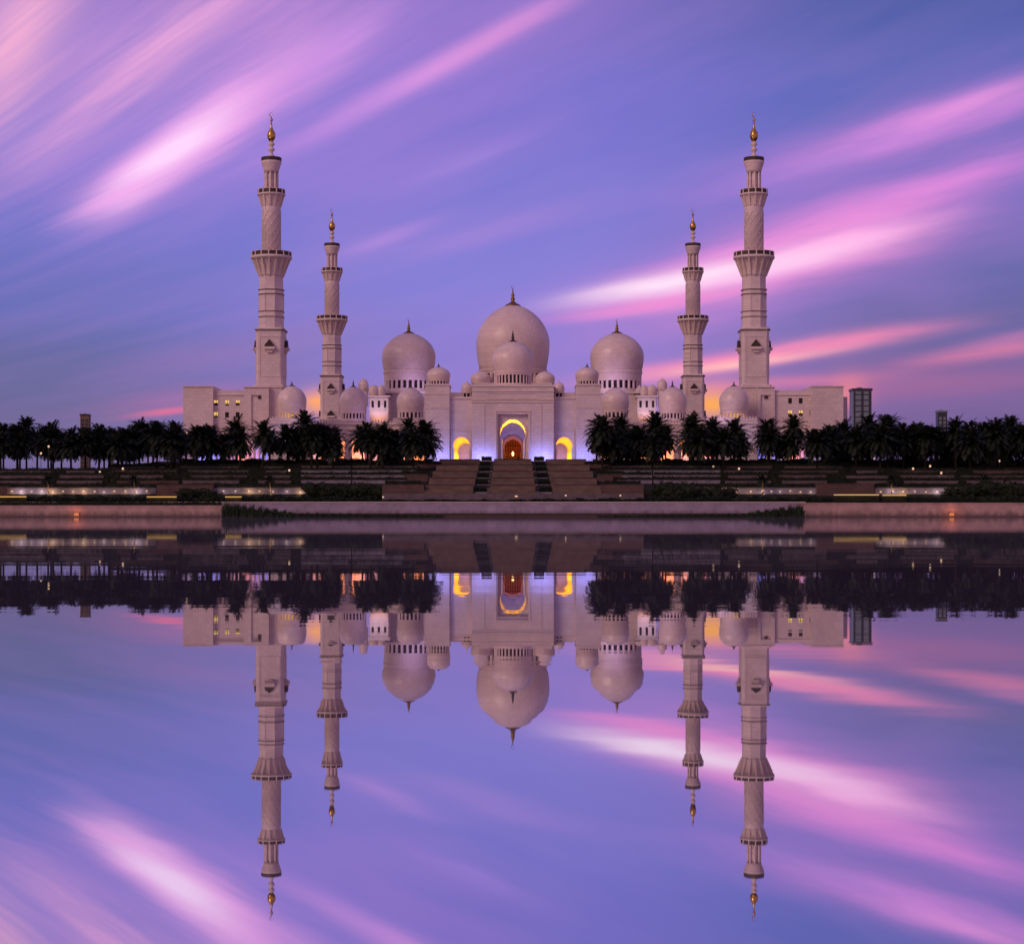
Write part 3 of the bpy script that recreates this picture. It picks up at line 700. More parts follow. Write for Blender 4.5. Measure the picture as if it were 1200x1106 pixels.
# ------------------------------------------------------------------ arcades with small domes
for s, nm in ((-1, 'left'), (1, 'right')):
    AY = 545; z = lambda y: PZ(y, AY)
    xin, xout = PX(601 + s * 98, AY), PX(601 + s * 288, AY)
    xa, xb = min(xin, xout), max(xin, xout)
    ar = thing('courtyard_arcade', ((xa + xb) / 2, AY, ZB), 'long white arcade with lit arches under small domes, %s of the gatehouse' % nm, 'arcade', 'pair of arcades beside the gatehouse')
    n = 8; wd = (xb - xa) / n; arcs = []
    for k in range(n): arcs.append(arch_pts(xa + (k + .5) * wd, ZB, wd * .36, z(512), jamb=.88, n=12))
    b = MB(); pts = [(xa, ZB)]
    for a in arcs: pts += a
    pts += [(xb, ZB), (xb, z(495))]
    nm_ = 56; st = (xb - xa) / nm_
    for k in range(nm_):   # stepped merlons
        X1 = xb - k * st; pts += [(X1 - st * .18, z(495)), (X1 - st * .5, z(491)), (X1 - st * .82, z(495))]
    pts += [(xa, z(495))]
    b.prism(pts, AY, AY + 1.2); b.box(xa, xb, AY + 1.2, AY + 22, z(497), z(495.4)); b.box(xa, xb, AY + 14, AY + 15, ZB, z(497)); b.box(xa, xa + .5, AY + 1.3, AY + 13.9, ZB, z(497.2)); b.box(xb - .5, xb, AY + 1.3, AY + 13.9, ZB, z(497.2))  # unseen end walls added to stop light leaking out of the arcade
    b.build('arcade_wall', MARBLE, ar)
    b = MB(); b.box(xa, xb, AY - .35, AY - .004, z(497.8), z(496.4)); b.box(xa, xb, AY - .2, AY - .004, z(503), z(502.3)); b.build('cornice', TRIM, ar)
    for k in range(n + 1):
        X = xa + k * wd; q = MB(); q.lathe([(.5, ZB), (.5, ZB + .3), (.34, ZB + .5), (.32, ZB + 3.6), (.45, ZB + 3.9), (.62, ZB + 4.4)], X, AY - 1.0, n=10); q.build('column', TRIM, ar)
    for k in range(n):
        X = xa + (k + .5) * wd; c_ = (1, .30, .05) if k % 4 != 1 else (.45, .45, 1)
        lamp('SPOT', (X, AY + 4, ZB + .4), 5500, c_, (X, AY + 13, ZB + 5), angle=130, blend=1)
    for px, yt, rp, fin, wm_ in ((187, 453, 16.6, 444, GLASS), (259, 452, 17.2, 446, AMBER)):
        DY = AY + 14
        if px == 259:
            DY = 519; bx0, bx1 = sorted((PX(601 + s * 236, DY), PX(601 + s * 283.5, DY)))
            q = MB(); q.box(bx0, bx1, DY - 5.4, DY + 5.5, ZB, PZ(491.5, DY)); q.box(bx0 - .15, bx1 + .15, DY - 5.7, DY - 5.404, PZ(498, DY), PZ(496.5, DY))
            for kk in range(14): xx = bx0 + (bx1 - bx0) * (kk + .5) / 14; q.prism([(xx - .35, PZ(491.5, DY)), (xx + .35, PZ(491.5, DY)), (xx, PZ(488.3, DY))], DY - 5.3, DY - 5.0)
            q.build('front_pavilion', MARBLE, ar)
            lamp('SPOT', ((bx0 + bx1) / 2, DY - 11, ZB + .5), 1500, (.36, .42, 1), ((bx0 + bx1) / 2, DY - 5, PZ(497, DY)), angle=100, blend=1)
        dome(ar, 601 + s * px, DY, rp, yt, 483, 492, fin, 22, wm_, ycen=DY)
        lamp('SPOT', (PX(601 + s * px - s * 0, DY) - s * 5, DY - 9, PZ(494, DY)), 420, (.78, .52, 1), (PX(601 + s * px, DY), DY, PZ(475, DY)), angle=100, blend=1)
    # inner end block by the minaret foot
    # ---- wing
    WY = 524; z = lambda y: PZ(y, WY)
    e0, e1, e2, e3 = (286, 315, 351, 386) if s < 0 else (286, 307, 349, 387)
    X = lambda d: PX(601 + s * d, WY)
    wx0, wx1 = sorted((X(e0), X(e3)))
    wg = thing('mosque_wing', ((wx0 + wx1) / 2, WY, ZB), 'plain marble wing with six small square windows, at the %s end of the mosque' % nm, 'building wing', 'pair of end wings of the mosque')
    tops = [(e0, e1, 453, 0), (e1, e2, 457, .9), (e2, e3, 452.5, -.5)]
    if s < 0: wpx = (253, 266, 278.5); wy = (472, 486)
    else: wpx = (926, 938.5, 951); wy = (469.5, 484)
    b = MB(); holes = []
    for yy in wy:
        for p_ in wpx: holes.append((PX(p_ - 2.3, WY + .9), PX(p_ + 2.3, WY + .9), PZ(yy + 3.2, WY), PZ(yy - 3.2, WY)))
    for a_, b_, ty, oy in tops:
        p0, p1 = sorted((X(a_), X(b_)))
        if a_ == e1:
            b.panel(p0, p1, ZB, z(ty), WY + oy, holes, .7); b.box(p0, p1, WY + oy + 1.5, WY + 30, ZB, z(ty) - .01)
            b.box(p0, p1, WY + oy + .1, WY + oy + 1.5, z(ty) - .3, z(ty) - .02)
        elif a_ == e0:   # tall narrow sunk panel with a niche
            mxx = (p0 + p1) / 2; b.panel(p0, p1, ZB, z(ty), WY + oy, [(mxx - 1.5, mxx + 1.5, ZB + 2, z(463))], .5)
            b.box(p0, p1, WY + oy + .5, WY + 30, ZB, z(ty) - .01)
        else: b.box(p0, p1, WY + oy, WY + 30, ZB, z(ty))
    b.build('wall', MARBLE, wg)
    b = MB(); p0, p1 = sorted((X(e1), X(e2))); b.box(p0, p1, WY + .6, WY + .897, z(463), z(461.6))
    p0, p1 = sorted((X(e2), X(e3))); b.box(p0 - .15, p1 + .15, WY - .8, WY - .504, z(453.6), z(452.3))
    p0, p1 = sorted((X(e0), X(e1))); b.box(p0 - .1, p1 + .1, WY - .35, WY - .004, z(454.2), z(453))
    b.build('parapet_band', TRIM, wg)
    lit = [1, 1, 1, 1, 0, 0] if s < 0 else [0, 0, 1, 1, 1, 0]
    for h_, l_ in zip(holes, lit):
        a_, b_, c_, d_ = h_; mzz = (c_ + d_) / 2
        f = MB(); f.box(a_, b_, WY + 1.5, WY + 1.62, c_, d_)
        wo = f.build('window', WARMWIN if l_ else BRONZE, wg)
        q = MB(); q.box((a_ + b_) / 2 - .07, (a_ + b_) / 2 + .07, WY + 1.38, WY + 1.497, c_, d_); q.box(a_, (a_ + b_) / 2 - .07, WY + 1.4, WY + 1.497, mzz - .06, mzz + .06); q.box((a_ + b_) / 2 + .07, b_, WY + 1.4, WY + 1.497, mzz - .06, mzz + .06)
        if l_: q.box(a_, b_, WY + 1.2, WY + 1.36, c_, c_ + (d_ - c_) * random.choice((.35, .5)))
        sub(q, 'lattice', BRONZE, wo)
    if s > 0:
        q = MB().box(PX(988, WY + 8), PX(993, WY + 8), WY + 8, WY + 26, ZB, PZ(465, WY + 8)); q.build('side_annex', MARBLE, wg)
    mxx = PX(601 + s * 297, WY); q = MB().prism([(mxx - .5, z(467)), (mxx + .5, z(467)), (mxx + .5, z(464.5)), (mxx, z(463.4)), (mxx - .5, z(464.5))], WY + .2, WY + .48)
    q.build('niche_window', BRONZE, wg)
    lamp('SPOT', (PX(601 + s * 279, WY), WY + 5, PZ(500, WY)), 900, (.8, .55, 1), (PX(601 + s * 282, NEAR), NEAR + 2, PZ(470, NEAR)), angle=80, blend=1)
    # low colonnade before the wing foot, lit pale blue between its columns
    CY = 516; c0, c1 = sorted((PX(601 + s * 284, CY), PX(601 + s * 378, CY)))
    cl = thing('colonnade', ((c0 + c1) / 2, CY, ZB), 'low colonnade lit blue and orange at the foot of the %s wing' % nm, 'colonnade', 'pair of low colonnades at the wing feet')
    b = MB(); b.box(c0, c1, CY - .3, CY + 5, PZ(518, CY), PZ(515, CY)); b.box(c0, c1, CY + 5.01, CY + 5.6, ZB, PZ(515, CY) - .01); b.build('roof_beam', TRIM, cl)
    n = 16
    for k in range(n + 1):
        Xc = c0 + .5 + (c1 - c0 - 1) * k / n; q = MB(); q.lathe([(.4, ZB), (.3, ZB + .4), (.28, ZB + 4.2), (.5, PZ(518, CY) + .02)], Xc, CY + .4, n=8); q.build('column', TRIM, cl)
    for k in range(8):
        Xc = c0 + (c1 - c0) * (k + .5) / 8; c_ = (1, .28, .06) if k in ((5, 4) if s < 0 else (3, 4)) else (.13, .2, 1)
        lamp('SPOT', (Xc, CY + 1.2, ZB + .3), 800, c_, (Xc, CY + 5, ZB + 2.5), angle=130, blend=1)

# ------------------------------------------------------------------ city towers far off
def tower(px0, px1, py, Y, m1, m2, label, fins):
    x0, x1 = PX(px0, Y), PX(px1, Y); zt = PZ(py, Y)
    o = thing('high_rise_tower', ((x0 + x1) / 2, Y, 11), label, 'tower block', 'distant tower blocks behind the palms')
    b = MB(); b.box(x0, x1, Y, Y + (x1 - x0), 11, zt); b.box(x0 + (x1 - x0) * .3, x0 + (x1 - x0) * .55, Y + 3, Y + (x1 - x0) * .6, zt, zt + (x1 - x0) * .07); b.build('tower_wall', m1, o)
    b = MB(); fl = 3.6; nfl = int((zt - 11) / fl)
    if px0 > 999 and px0 < 1000:
        for a_, c_ in fins: b.box(x0 + (x1 - x0) * a_, x0 + (x1 - x0) * c_, Y - .3, Y - .01, 12, zt - 2)
        for k in range(nfl): b.box(x0 + (x1 - x0) * .125, x0 + (x1 - x0) * .435, Y - .12, Y - .01, 12 + k * fl, 12.7 + k * fl); b.box(x0 + (x1 - x0) * .565, x0 + (x1 - x0) * .835, Y - .12, Y - .01, 12 + k * fl, 12.7 + k * fl)
    for a_, c_ in ([] if 999 < px0 < 1000 else fins):
        for k in range(nfl - 1): b.box(x0 + (x1 - x0) * a_, x0 + (x1 - x0) * c_, Y - .3, Y - .01, 13 + k * fl, 13 + k * fl + 2.4)
    b.build('window_strip', m2, o)
    b = MB(); b.box(x0 - .5, x1 + .5, Y - .6, Y + (x1 - x0) + .5, zt - 1.5, zt - .05); b.build('roof_edge', m2, o)
tower(94, 104, 485, 1700, CITY, CITYD, 'slim brown tower block above the palms far on the left', [(.1, .42), (.58, .9)])
tower(999.5, 1021.5, 455, 1150, CITYG, CITYD, 'wide grey green tower block with dark vertical stripes right of the right wing', [(.04, .12), (.44, .56), (.84, .96)])
tower(1099, 1110, 481, 1600, CITYD, CITYG, 'slim dark tower block above the palms far on the right', [(.15, .4), (.6, .85)])

# ------------------------------------------------------------------ plants
def frond(mb, base, azm, elv, L, droop, rnd):
    ns = 8; p = Vector(base); d = Vector((math.cos(azm) * math.cos(elv), math.sin(azm) * math.cos(elv), math.sin(elv)))
    side = Vector((-math.sin(azm), math.cos(azm), 0)); pts = [p.copy()]
    for k in range(ns):
        p = p + d * (L / ns); pts.append(p.copy()); d = (d + Vector((0, 0, -droop / ns * (1 + k * .25)))).normalized()
    for k in range(ns):
        a, b_ = pts[k], pts[k + 1]; w_ = .05
        mb.add([a - side * w_, a + side * w_, b_ + side * w_ * .7, b_ - side * w_ * .7], [(0, 1, 2, 3)])
        if k == 0: continue
        for j in range(3):
            q = a.lerp(b_, j / 3); t_ = (k + j / 3) / ns; ll = (.75 * math.sin(PI * min(1, t_ * .9 + .1)) + .18) * rnd.uniform(.8, 1.15) * L / 3.8
            dirv = (b_ - a).normalized()
            for s in (-1, 1):
                e = q + (side * s * .75 + dirv * .75 + Vector((0, 0, rnd.uniform(-.35, .25)))).normalized() * ll
                ww = dirv * .13
                mb.add([q - ww, q + ww, e + ww * .25, e - ww * .2], [(0, 1, 2, 3)])
def palm_meshes(seed, H, L, nf, tr, tmat=None, droop=.85, low=-50):
    rnd = random.Random(seed); lean = rnd.uniform(-.25, .25)
    tm = MB(); pts = []; rad = []
    for k in range(9):
        t_ = k / 8; pts.append((lean * t_ * t_, lean * .4 * t_ * t_, H * t_)); rad.append(tr * (1.35 if k == 0 else 1.0 - .2 * t_) * (1.35 if k == 8 else 1) * rnd.uniform(.94, 1.06))
    tm.tube(pts, rad, 9)
    for k in range(int(H * 2.2)):   # old leaf bases
        zz = k / 2.2 + .2; t_ = zz / H; a = k * 2.4
        for q in range(3):
            aa = a + q * 2.1; r_ = tr * (1 - .2 * t_); c_ = Vector((lean * t_ * t_ + r_ * math.cos(aa), lean * .4 * t_ * t_ + r_ * math.sin(aa), zz))
            tm.add([c_ + Vector((-.09 * math.sin(aa), .09 * math.cos(aa), 0)), c_ - Vector((-.09 * math.sin(aa), .09 * math.cos(aa), 0)), c_ + Vector((.1 * math.cos(aa), .1 * math.sin(aa), .28))], [(0, 1, 2)])
    cm = MB(); top = Vector(pts[-1])
    for k in range(nf):
        t_ = (k + .5) / nf; elv = R(82 - (82 - low) * t_ ** 1.05) + rnd.uniform(-.13, .13); azm = k * 2.39996 + rnd.uniform(-.2, .2)
        frond(cm, top + Vector((.12 * math.cos(azm), .12 * math.sin(azm), rnd.uniform(-.25, .2))), azm, elv, L * rnd.uniform(.72, 1.15), droop * rnd.uniform(.7, 1.3), rnd)
    for k in range(5):
        a = rnd.uniform(0, 6.3); cm.tube([top, top + Vector((.5 * math.cos(a), .5 * math.sin(a), -.3)), top + Vector((.7 * math.cos(a), .7 * math.sin(a), -1.3))], .09, 4)
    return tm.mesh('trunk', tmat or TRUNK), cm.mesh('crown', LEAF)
PALMS = [palm_meshes(11 + i, H, L, nf, .27) for i, (H, L, nf) in enumerate([(9.2, 4.3, 96), (9.8, 4.0, 84), (8.8, 4.2, 104), (10.4, 4.6, 96), (9.4, 3.8, 80), (9.9, 4.9, 110)])]
PH = [9.2, 9.8, 8.8, 10.4, 9.4, 9.9]
def ground_z(X, Y):
    def ip(pr, y):
        if y <= pr[0][0]: return pr[0][1]
        for (a, za), (b_, zb) in zip(pr, pr[1:]):
            if y <= b_: return za + (zb - za) * (y - a) / (b_ - a)
        return pr[-1][1]
    zz = ip(prof[1:], Y)
    if XL < X < XR and Y > 456: zz = max(zz, ip(pr, Y))
    return zz
ZONES = [(-60, 66, 'at the far left edge'), (66, 128, 'below the slim brown left tower'), (128, 212, 'between slim tower and left wing'),
         (212, 296, 'before the left wing'), (296, 352, 'before the nearer left minaret'), (352, 412, 'before the farther left minaret'), (412, 512, 'just left of the stairs'),
         (690, 765, 'just right of the stairs'), (765, 845, 'before the farther right minaret'), (845, 905, 'before the nearer right minaret'),
         (905, 990, 'before the right wing'), (990, 1045, 'below the wide grey green tower'), (1045, 1125, 'below the slim dark right tower'), (1125, 1260, 'at the far right edge')]
ORD = ['first', 'second', 'third', 'fourth', 'fifth', 'sixth', 'seventh', 'eighth', 'ninth', 'tenth', 'eleventh', 'twelfth', 'thirteenth', 'fourteenth', 'fifteenth', 'sixteenth']
def zone(px):
    for i, (a, b_, t_) in enumerate(ZONES):
        if a <= px < b_: return i
    return 0 if px < 600 else len(ZONES) - 1
row = [(4, 503), (31, 490), (20, 502), (60, 500), (83, 503), (100, 506), (116, 504), (128, 504), (139, 508), (152, 507), (163, 495), (184, 499), (205, 500), (231, 501), (247, 502),
       (277, 496), (308, 496), (337, 503), (357, 486), (390, 503), (431, 496), (450, 499), (478, 491), (498, 497), (463, 509), (372, 500),
       (706, 491), (728, 492), (699, 503), (748, 504), (768, 490), (780, 500), (812, 488), (835, 494), (860, 495), (900, 495), (930, 490), (951, 506), (974, 501), (990, 497), (1018, 489),
       (1040, 494), (1058, 500), (1076, 498), (1096, 503), (1120, 493), (1136, 495), (1152, 501), (1166, 498), (1184, 489), (1198, 500)]
rnd = random.Random(5); plist = []
for i, (px, py) in enumerate(row): plist.append((px, py + 1, rnd.uniform(466, 498), i % 6))
for px in list(range(-8, 508, 12)) + list(range(704, 1215, 11)):     # those standing a little deeper and lower
    if 322 < px < 342 or 872 < px < 892 or 396 < px < 424 or 254 < px < 268 or 782 < px < 806 or 934 < px < 948 or 286 < px < 312: continue
    plist.append((px + rnd.uniform(-5, 5), rnd.uniform(503, 512), rnd.uniform(456, 497), rnd.randrange(6)))
plist.sort(key=lambda q: q[0])
byz = {}
for q in plist: byz.setdefault(zone(q[0]), []).append(q)
PG = 'date palms in the planted belt before the mosque'
first = {}
for zi, qs in byz.items():
    for k, (px, py, Y, v) in enumerate(qs):
        X = PX(px, Y); gz = ground_z(X, Y) - .1; top = PZ(py, Y)
        tall = 'tall' if py < 500 else ('low' if py > 505 else 'middling')
        loc = (X, Y, gz); sc_ = (top - gz) / (PH[v] + 2.7)
        lab = '%s date palm, %s from the left %s' % (tall, ORD[k], ZONES[zi][2])
        o = thing('date_palm', loc, lab, 'palm tree', PG)
        for nm_, me in zip(('trunk', 'crown'), PALMS[v]):
            c = bpy.data.objects.new(nm_, me); col.objects.link(c); c.parent = o
            # crown keeps its size; only the trunk takes up the difference in height
            if nm_ == 'trunk': c.scale = (1, 1, sc_ + (sc_ - 1) * 2.7 / PH[v])
            else: c.location = (0, 0, PH[v] * (sc_ - 1) * (1 + 2.7 / PH[v])); kk = rnd.uniform(.98, 1.22); c.scale = (kk, kk, kk); c.location.z += PH[v] * (1 - kk)
        o.rotation_euler = (0, 0, rnd.uniform(-.4, .4))

# hedges: knobbly cores clothed in small leaves
def hedge_mesh(seed, L, D, H, dens, m_, leaf=.22, rough=1.0):
    rd = random.Random(seed); b = MB(); nx_, nz_ = int(L / .7), max(2, int(H / .4))
    def hh(x_): return H * (.80 + rough * .13 * math.sin(x_ * .9 + seed) + rough * .09 * math.sin(x_ * 2.3 + seed * 2) + rough * rd.uniform(-.06, .06))
    hs = [hh(i * L / nx_) for i in range(nx_ + 1)]
    for i in range(nx_):
        x0, x1 = -L / 2 + i * L / nx_, -L / 2 + (i + 1) * L / nx_
        b.add([(x0, -D / 2, 0), (x1, -D / 2, 0), (x1, -D / 2 * .8, hs[i + 1] * .9), (x0, -D / 2 * .8, hs[i] * .9), (x0, D / 2, 0), (x1, D / 2, 0), (x1, D / 2 * .8, hs[i + 1] * .9), (x0, D / 2 * .8, hs[i] * .9)],
              [(0, 1, 2, 3), (3, 2, 6, 7), (7, 6, 5, 4)])
    for k in range(int(L * dens)):
        x_ = rd.uniform(-L / 2, L / 2); hx = hs[min(nx_, int((x_ + L / 2) / L * nx_))]
        if rd.random() < .6: c = Vector((x_, rd.uniform(-D / 2, D / 2) * .8, hx * rd.uniform(.85, 1.08)))
        else: c = Vector((x_, -D / 2 - rd.uniform(-.05, .12), rd.uniform(0, hx)))
        u = Vector((rd.uniform(-1, 1), rd.uniform(-1, 1), rd.uniform(-1, 1))).normalized(); v_ = u.orthogonal().normalized(); s_ = leaf * rd.uniform(.6, 1.3)
        b.add([c - u * s_, c + v_ * s_ * .5, c + u * s_, c - v_ * s_ * .5], [(0, 1, 2, 3)])
    return b.mesh('hedge', m_)
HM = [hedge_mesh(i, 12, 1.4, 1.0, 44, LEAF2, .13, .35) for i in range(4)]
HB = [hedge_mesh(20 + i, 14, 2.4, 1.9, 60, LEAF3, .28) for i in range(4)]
def place_hedge(me, L0, x0, x1, Y, z0, H0, h, label, group, name='hedge'):
    o = bpy.data.objects.new(name, me); col.objects.link(o); o.location = ((x0 + x1) / 2, Y, z0)
    o.scale = (abs(x1 - x0) / L0, 1, h / H0); return tag(o, label, 'hedge', group)

# ------------------------------------------------------------------ terrace rows: low stone walls with hedges on top
ROWS = [(425, 565.5, 562.4), (440, 559.3, 556.4), (455, 553.4, 550.9), (470, 548.0, 545.7)]
RN = ['second', 'third', 'fourth', 'fifth']
rnd = random.Random(17)
for ri, (Y, y0, y1) in enumerate(ROWS):
    for zi, (a, b_, zt) in enumerate(ZONES):
        a2 = max(a, -20); b2 = min(b_, 1222)
        if zi == 6: b2 = 478 + ri * 5
        if zi == 7: a2 = 722 - ri * 5
        if ri >= 2 and (zi in (0, 1) or zi in (12, 13)) and ri == 3: continue
        wa, wb = a2 + rnd.uniform(0, 16), b2 - rnd.uniform(0, 22)
        if zi in (5, 6, 7, 8): wa, wb = a2 + 1, b2 - 1
        z0, z1 = PZ(y0, Y), PZ(y1 + (.15 if 5 <= zi <= 8 else .6 + rnd.uniform(-.3, .4)), Y)
        br = rnd.random() < .22 and zi not in (5, 6, 7, 8)
        o = MB(); X0, X1 = PX(wa, Y), PX(wb, Y); o.box(X0, X1, Y, Y + .5, z0 - .9, z1 - .12); o.box(X0 - .06, X1 + .06, Y - .08, Y + .58, z1 - .118, z1)
        if br: o.box(X0 + 3, X1 - 4, Y - .5, Y - .085, z0 - .9, z1 - .25)
        wo = o.build('terrace_wall', BROWN if br else (PALEW if zi in (5, 6, 7, 8) and ri < 3 else STONE), None, ((X0 + X1) / 2, Y, z0 - .9))
        tag(wo, '%s wall, %s terrace row above water, %s' % ('brown stone' if br else 'low pale', RN[ri], zt), 'terrace wall', 'low walls of the planted terraces')
        hx0, hx1 = PX(a2 + rnd.uniform(-4, 2), Y + 2), PX(b2 + rnd.uniform(-2, 4), Y + 2)
        place_hedge(rnd.choice(HM), 12, hx0, hx1, Y + 1.8, z1 - .55, 1.0, 1.6 + rnd.uniform(-.15, .2), 'dark hedge on the %s terrace row above water, %s' % (RN[ri], zt), 'hedges of the planted terraces')
# top hedge in front of the mosque and shrubs between the palms
for zi, (a, b_, zt) in enumerate(ZONES):
    Y = 484; a2 = max(a, -20); b2 = min(b_, 1222)
    if zi == 6: b2 = 506
    if zi == 7: a2 = 696
    gz = ground_z(PX((a2 + b2) / 2, Y), Y)
    place_hedge(rnd.choice(HB), 14, PX(a2 - 1, Y), PX(b2 + 1, Y), Y, gz - .1, 1.9, 1.5 if gz > 13 else (1.2 if zi < 3 else 6.0), 'dark hedge running between the palm trunks, %s' % zt, 'hedges among the palms')

# ------------------------------------------------------------------ lowest terrace: pale lit wall, brown blocks, front hedge
TY = 410
def lit_wall(a, b_, label, lamps):
    x0, x1 = PX(a, TY), PX(b_, TY); z0, z1 = PZ(580.5, TY), PZ(571, TY)
    o = thing('garden_wall', ((x0 + x1) / 2, TY, z0), label, 'garden wall', 'long pale walls of the lowest terrace')
    b = MB(); b.box(x0, x1, TY, TY + .6, z0 - .6, z1 - .2); b.build('wall', PALEW, o)
    b = MB(); b.box(x0 - .1, x1 + .1, TY - .12, TY + .7, z1 - .198, z1); b.build('coping', STONE, o)
    for px in lamps:
        X = PX(px, TY); zz = z0 + .75 + rnd.uniform(-.1, .15)
        MB().box(X - .2, X + .2, TY - .16, TY - .004, zz, zz + .26).build('lamp', G_WHITE, o)
        c = (1, .60, .28) if rnd.random() < .45 else (.95, .7, .75)
        lamp('POINT', (X, TY - .9, zz - .2), rnd.choice((10, 18, 26, 90)), c, radius=.15, parent=o)
lit_wall(9, 183, 'long pale lavender wall with small glowing lamps, at the lower left', [14, 25, 37, 49, 62, 74, 86, 98, 111, 122, 134, 147, 160, 172])
lit_wall(250, 362, 'pale wall with small glowing lamps below the nearer left minaret', [262, 276, 292, 304, 320, 336, 352])
lit_wall(362.5, 436, 'pale unlit looking wall beside the dark shrub, left of the stairs', [])
lit_wall(775, 846, 'pale wall beside the dark shrub, right of the stairs', [])
lit_wall(846.5, 957, 'pale wall with small glowing lamps below the nearer right minaret', [853, 862, 880, 893, 904, 914, 926, 938, 950])
lit_wall(1025, 1215, 'long pale lavender wall with warm glowing lamps, at the lower right', [1032, 1046, 1058, 1072, 1085, 1098, 1110, 1124, 1136, 1147, 1160, 1172, 1184, 1196])
def block(x0p, x1p, y0, y1, Y, dep, label, name='stone_block', m_=BROWN, below=1.0):
    X0, X1 = PX(x0p, Y), PX(x1p, Y); za, zb = PZ(y0, Y), PZ(y1, Y)
    b = MB(); b.box(X0, X1, Y, Y + dep, za - below, zb - .18); b.box(X0 - .1, X1 + .1, Y - .1, Y + dep + .1, zb - .178, zb)
    return tag(b.build(name, m_, None, ((X0 + X1) / 2, Y, za - below)), label, 'stone block', 'brown stone blocks of the terraces')
block(183.5, 249.5, 582, 567.5, TY - 1, 5, 'wide brown stone block between the two pale lit walls on the left')
block(957.5, 1024.5, 581, 566.5, TY - 1, 5, 'wide brown stone block between the two pale lit walls on the right')
block(-20, 8.5, 582, 569.5, TY - 1, 5, 'brown stone block cut by the left edge of the photo')
for a, b_, zt in ((-20, 182, 'above the long pale wall at the lower left'), (182, 300, 'above the brown block on the left'), (300, 436, 'above the pale wall left of the stairs'),
                  (775, 900, 'above the pale wall right of the stairs'), (900, 1028, 'above the brown block on the right'), (1028, 1222, 'above the long pale wall at the lower right')):
    place_hedge(rnd.choice(HM), 12, PX(a, TY + 2), PX(b_, TY + 2), TY + 2.2, PZ(571, TY) - .5, 1.0, 1.7, 'dark clipped hedge %s' % zt, 'hedges of the lowest terrace')
# front belt of shrubs on the quay edge
cuts = [-30, 28, 95, 150, 210, 285, 360, 440, 520, 601, 682, 762, 840, 915, 985, 1050, 1120, 1225]
nmz = ['at the left edge', 'under the left part of the long pale wall', 'under the middle of the left pale wall', 'under the left brown block', 'left of the reeds', 'above the left reeds',
       'under the farther left minaret', 'at the left foot of the stairs', 'left half before the middle flight', 'right half before the middle flight', 'at the right foot of the stairs',
       'under the farther right minaret', 'under the nearer right minaret', 'left of the long yellow light strip', 'under the long yellow light strip', 'under the slim dark tower', 'at the right edge']
for i in range(len(cuts) - 1):
    a, b_ = cuts[i], cuts[i + 1]; mid_ = 440 <= a < 762
    h = (1.15 if mid_ else 1.75) + rnd.uniform(-.1, .3)
    place_hedge(HB[i % 4], 14, PX(a - 2, 396), PX(b_ + 2, 396), 396 + rnd.uniform(-.3, .3), 3.0, 1.9, h - .25, 'low shrub belt on the quay, ' + nmz[i], 'shrub belt along the quay', 'shrub_belt')
# rounder shrub clumps
def shrub_mesh(seed, r):
    rd = random.Random(seed); b = MB(); cl = [(Vector((rd.uniform(-1, 1) * r * .8, rd.uniform(-.5, .5) * r, rd.uniform(.25, .75) * r)), rd.uniform(.35, .6) * r) for _ in range(9)]
    for c, q in cl:
        for _ in range(110):
            u = Vector((rd.gauss(0, 1), rd.gauss(0, 1), rd.gauss(0, 1))).normalized(); p_ = c + u * q * rd.uniform(.6, 1.05)
            if p_.z < 0: continue
            a_ = Vector((rd.uniform(-1, 1), rd.uniform(-1, 1), rd.uniform(-1, 1))).normalized(); d_ = a_.orthogonal().normalized(); s_ = rd.uniform(.14, .28)
            b.add([p_ - a_ * s_, p_ + d_ * s_ * .5, p_ + a_ * s_, p_ - d_ * s_ * .5], [(0, 1, 2, 3)])
        b.lathe([(.02, max(0, c.z - q * .7)), (q * .6, c.z - q * .3), (q * .7, c.z), (q * .5, c.z + q * .5), (.02, c.z + q * .72)], c.x, c.y, n=8)
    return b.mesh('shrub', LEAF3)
SH = [shrub_mesh(i, 1.9) for i in range(3)]
def shrub(px, Y, z0, sx_, sz_, label):
    o = bpy.data.objects.new('shrub', rnd.choice(SH)); col.objects.link(o); o.location = (PX(px, Y), Y, z0); o.scale = (sx_, 1, sz_)
    tag(o, label, 'shrub', 'round dark shrubs of the lowest terrace')
shrub(377, 402, 4.0, 1.9, 1.75, 'large dark shrub before the pale wall, leftmost of the dark clump left of the stairs')
shrub(397, 403, 4.0, 1.7, 1.5, 'dark shrub in the middle of the clump left of the stairs')
shrub(424, 403, 4.0, 2.6, 1.7, 'wide dark shrub nearest the left foot of the stairs')
shrub(785, 403, 4.0, 2.6, 1.7, 'wide dark shrub nearest the right foot of the stairs')
shrub(812, 402, 4.0, 2.0, 1.35, 'dark shrub in the middle of the clump right of the stairs')
shrub(842, 402, 4.0, 2.0, 1.2, 'low dark shrub farthest right in the clump right of the stairs')
shrub(237, 403, 4.0, 2.6, 1.1, 'low dark shrub before the left brown block')
shrub(1140, 401, 4.0, 3.4, 1.5, 'wide dark shrub under the long pale wall at the lower right')
shrub(1178, 401, 4.0, 3.2, 1.9, 'large dark shrub by the right edge')

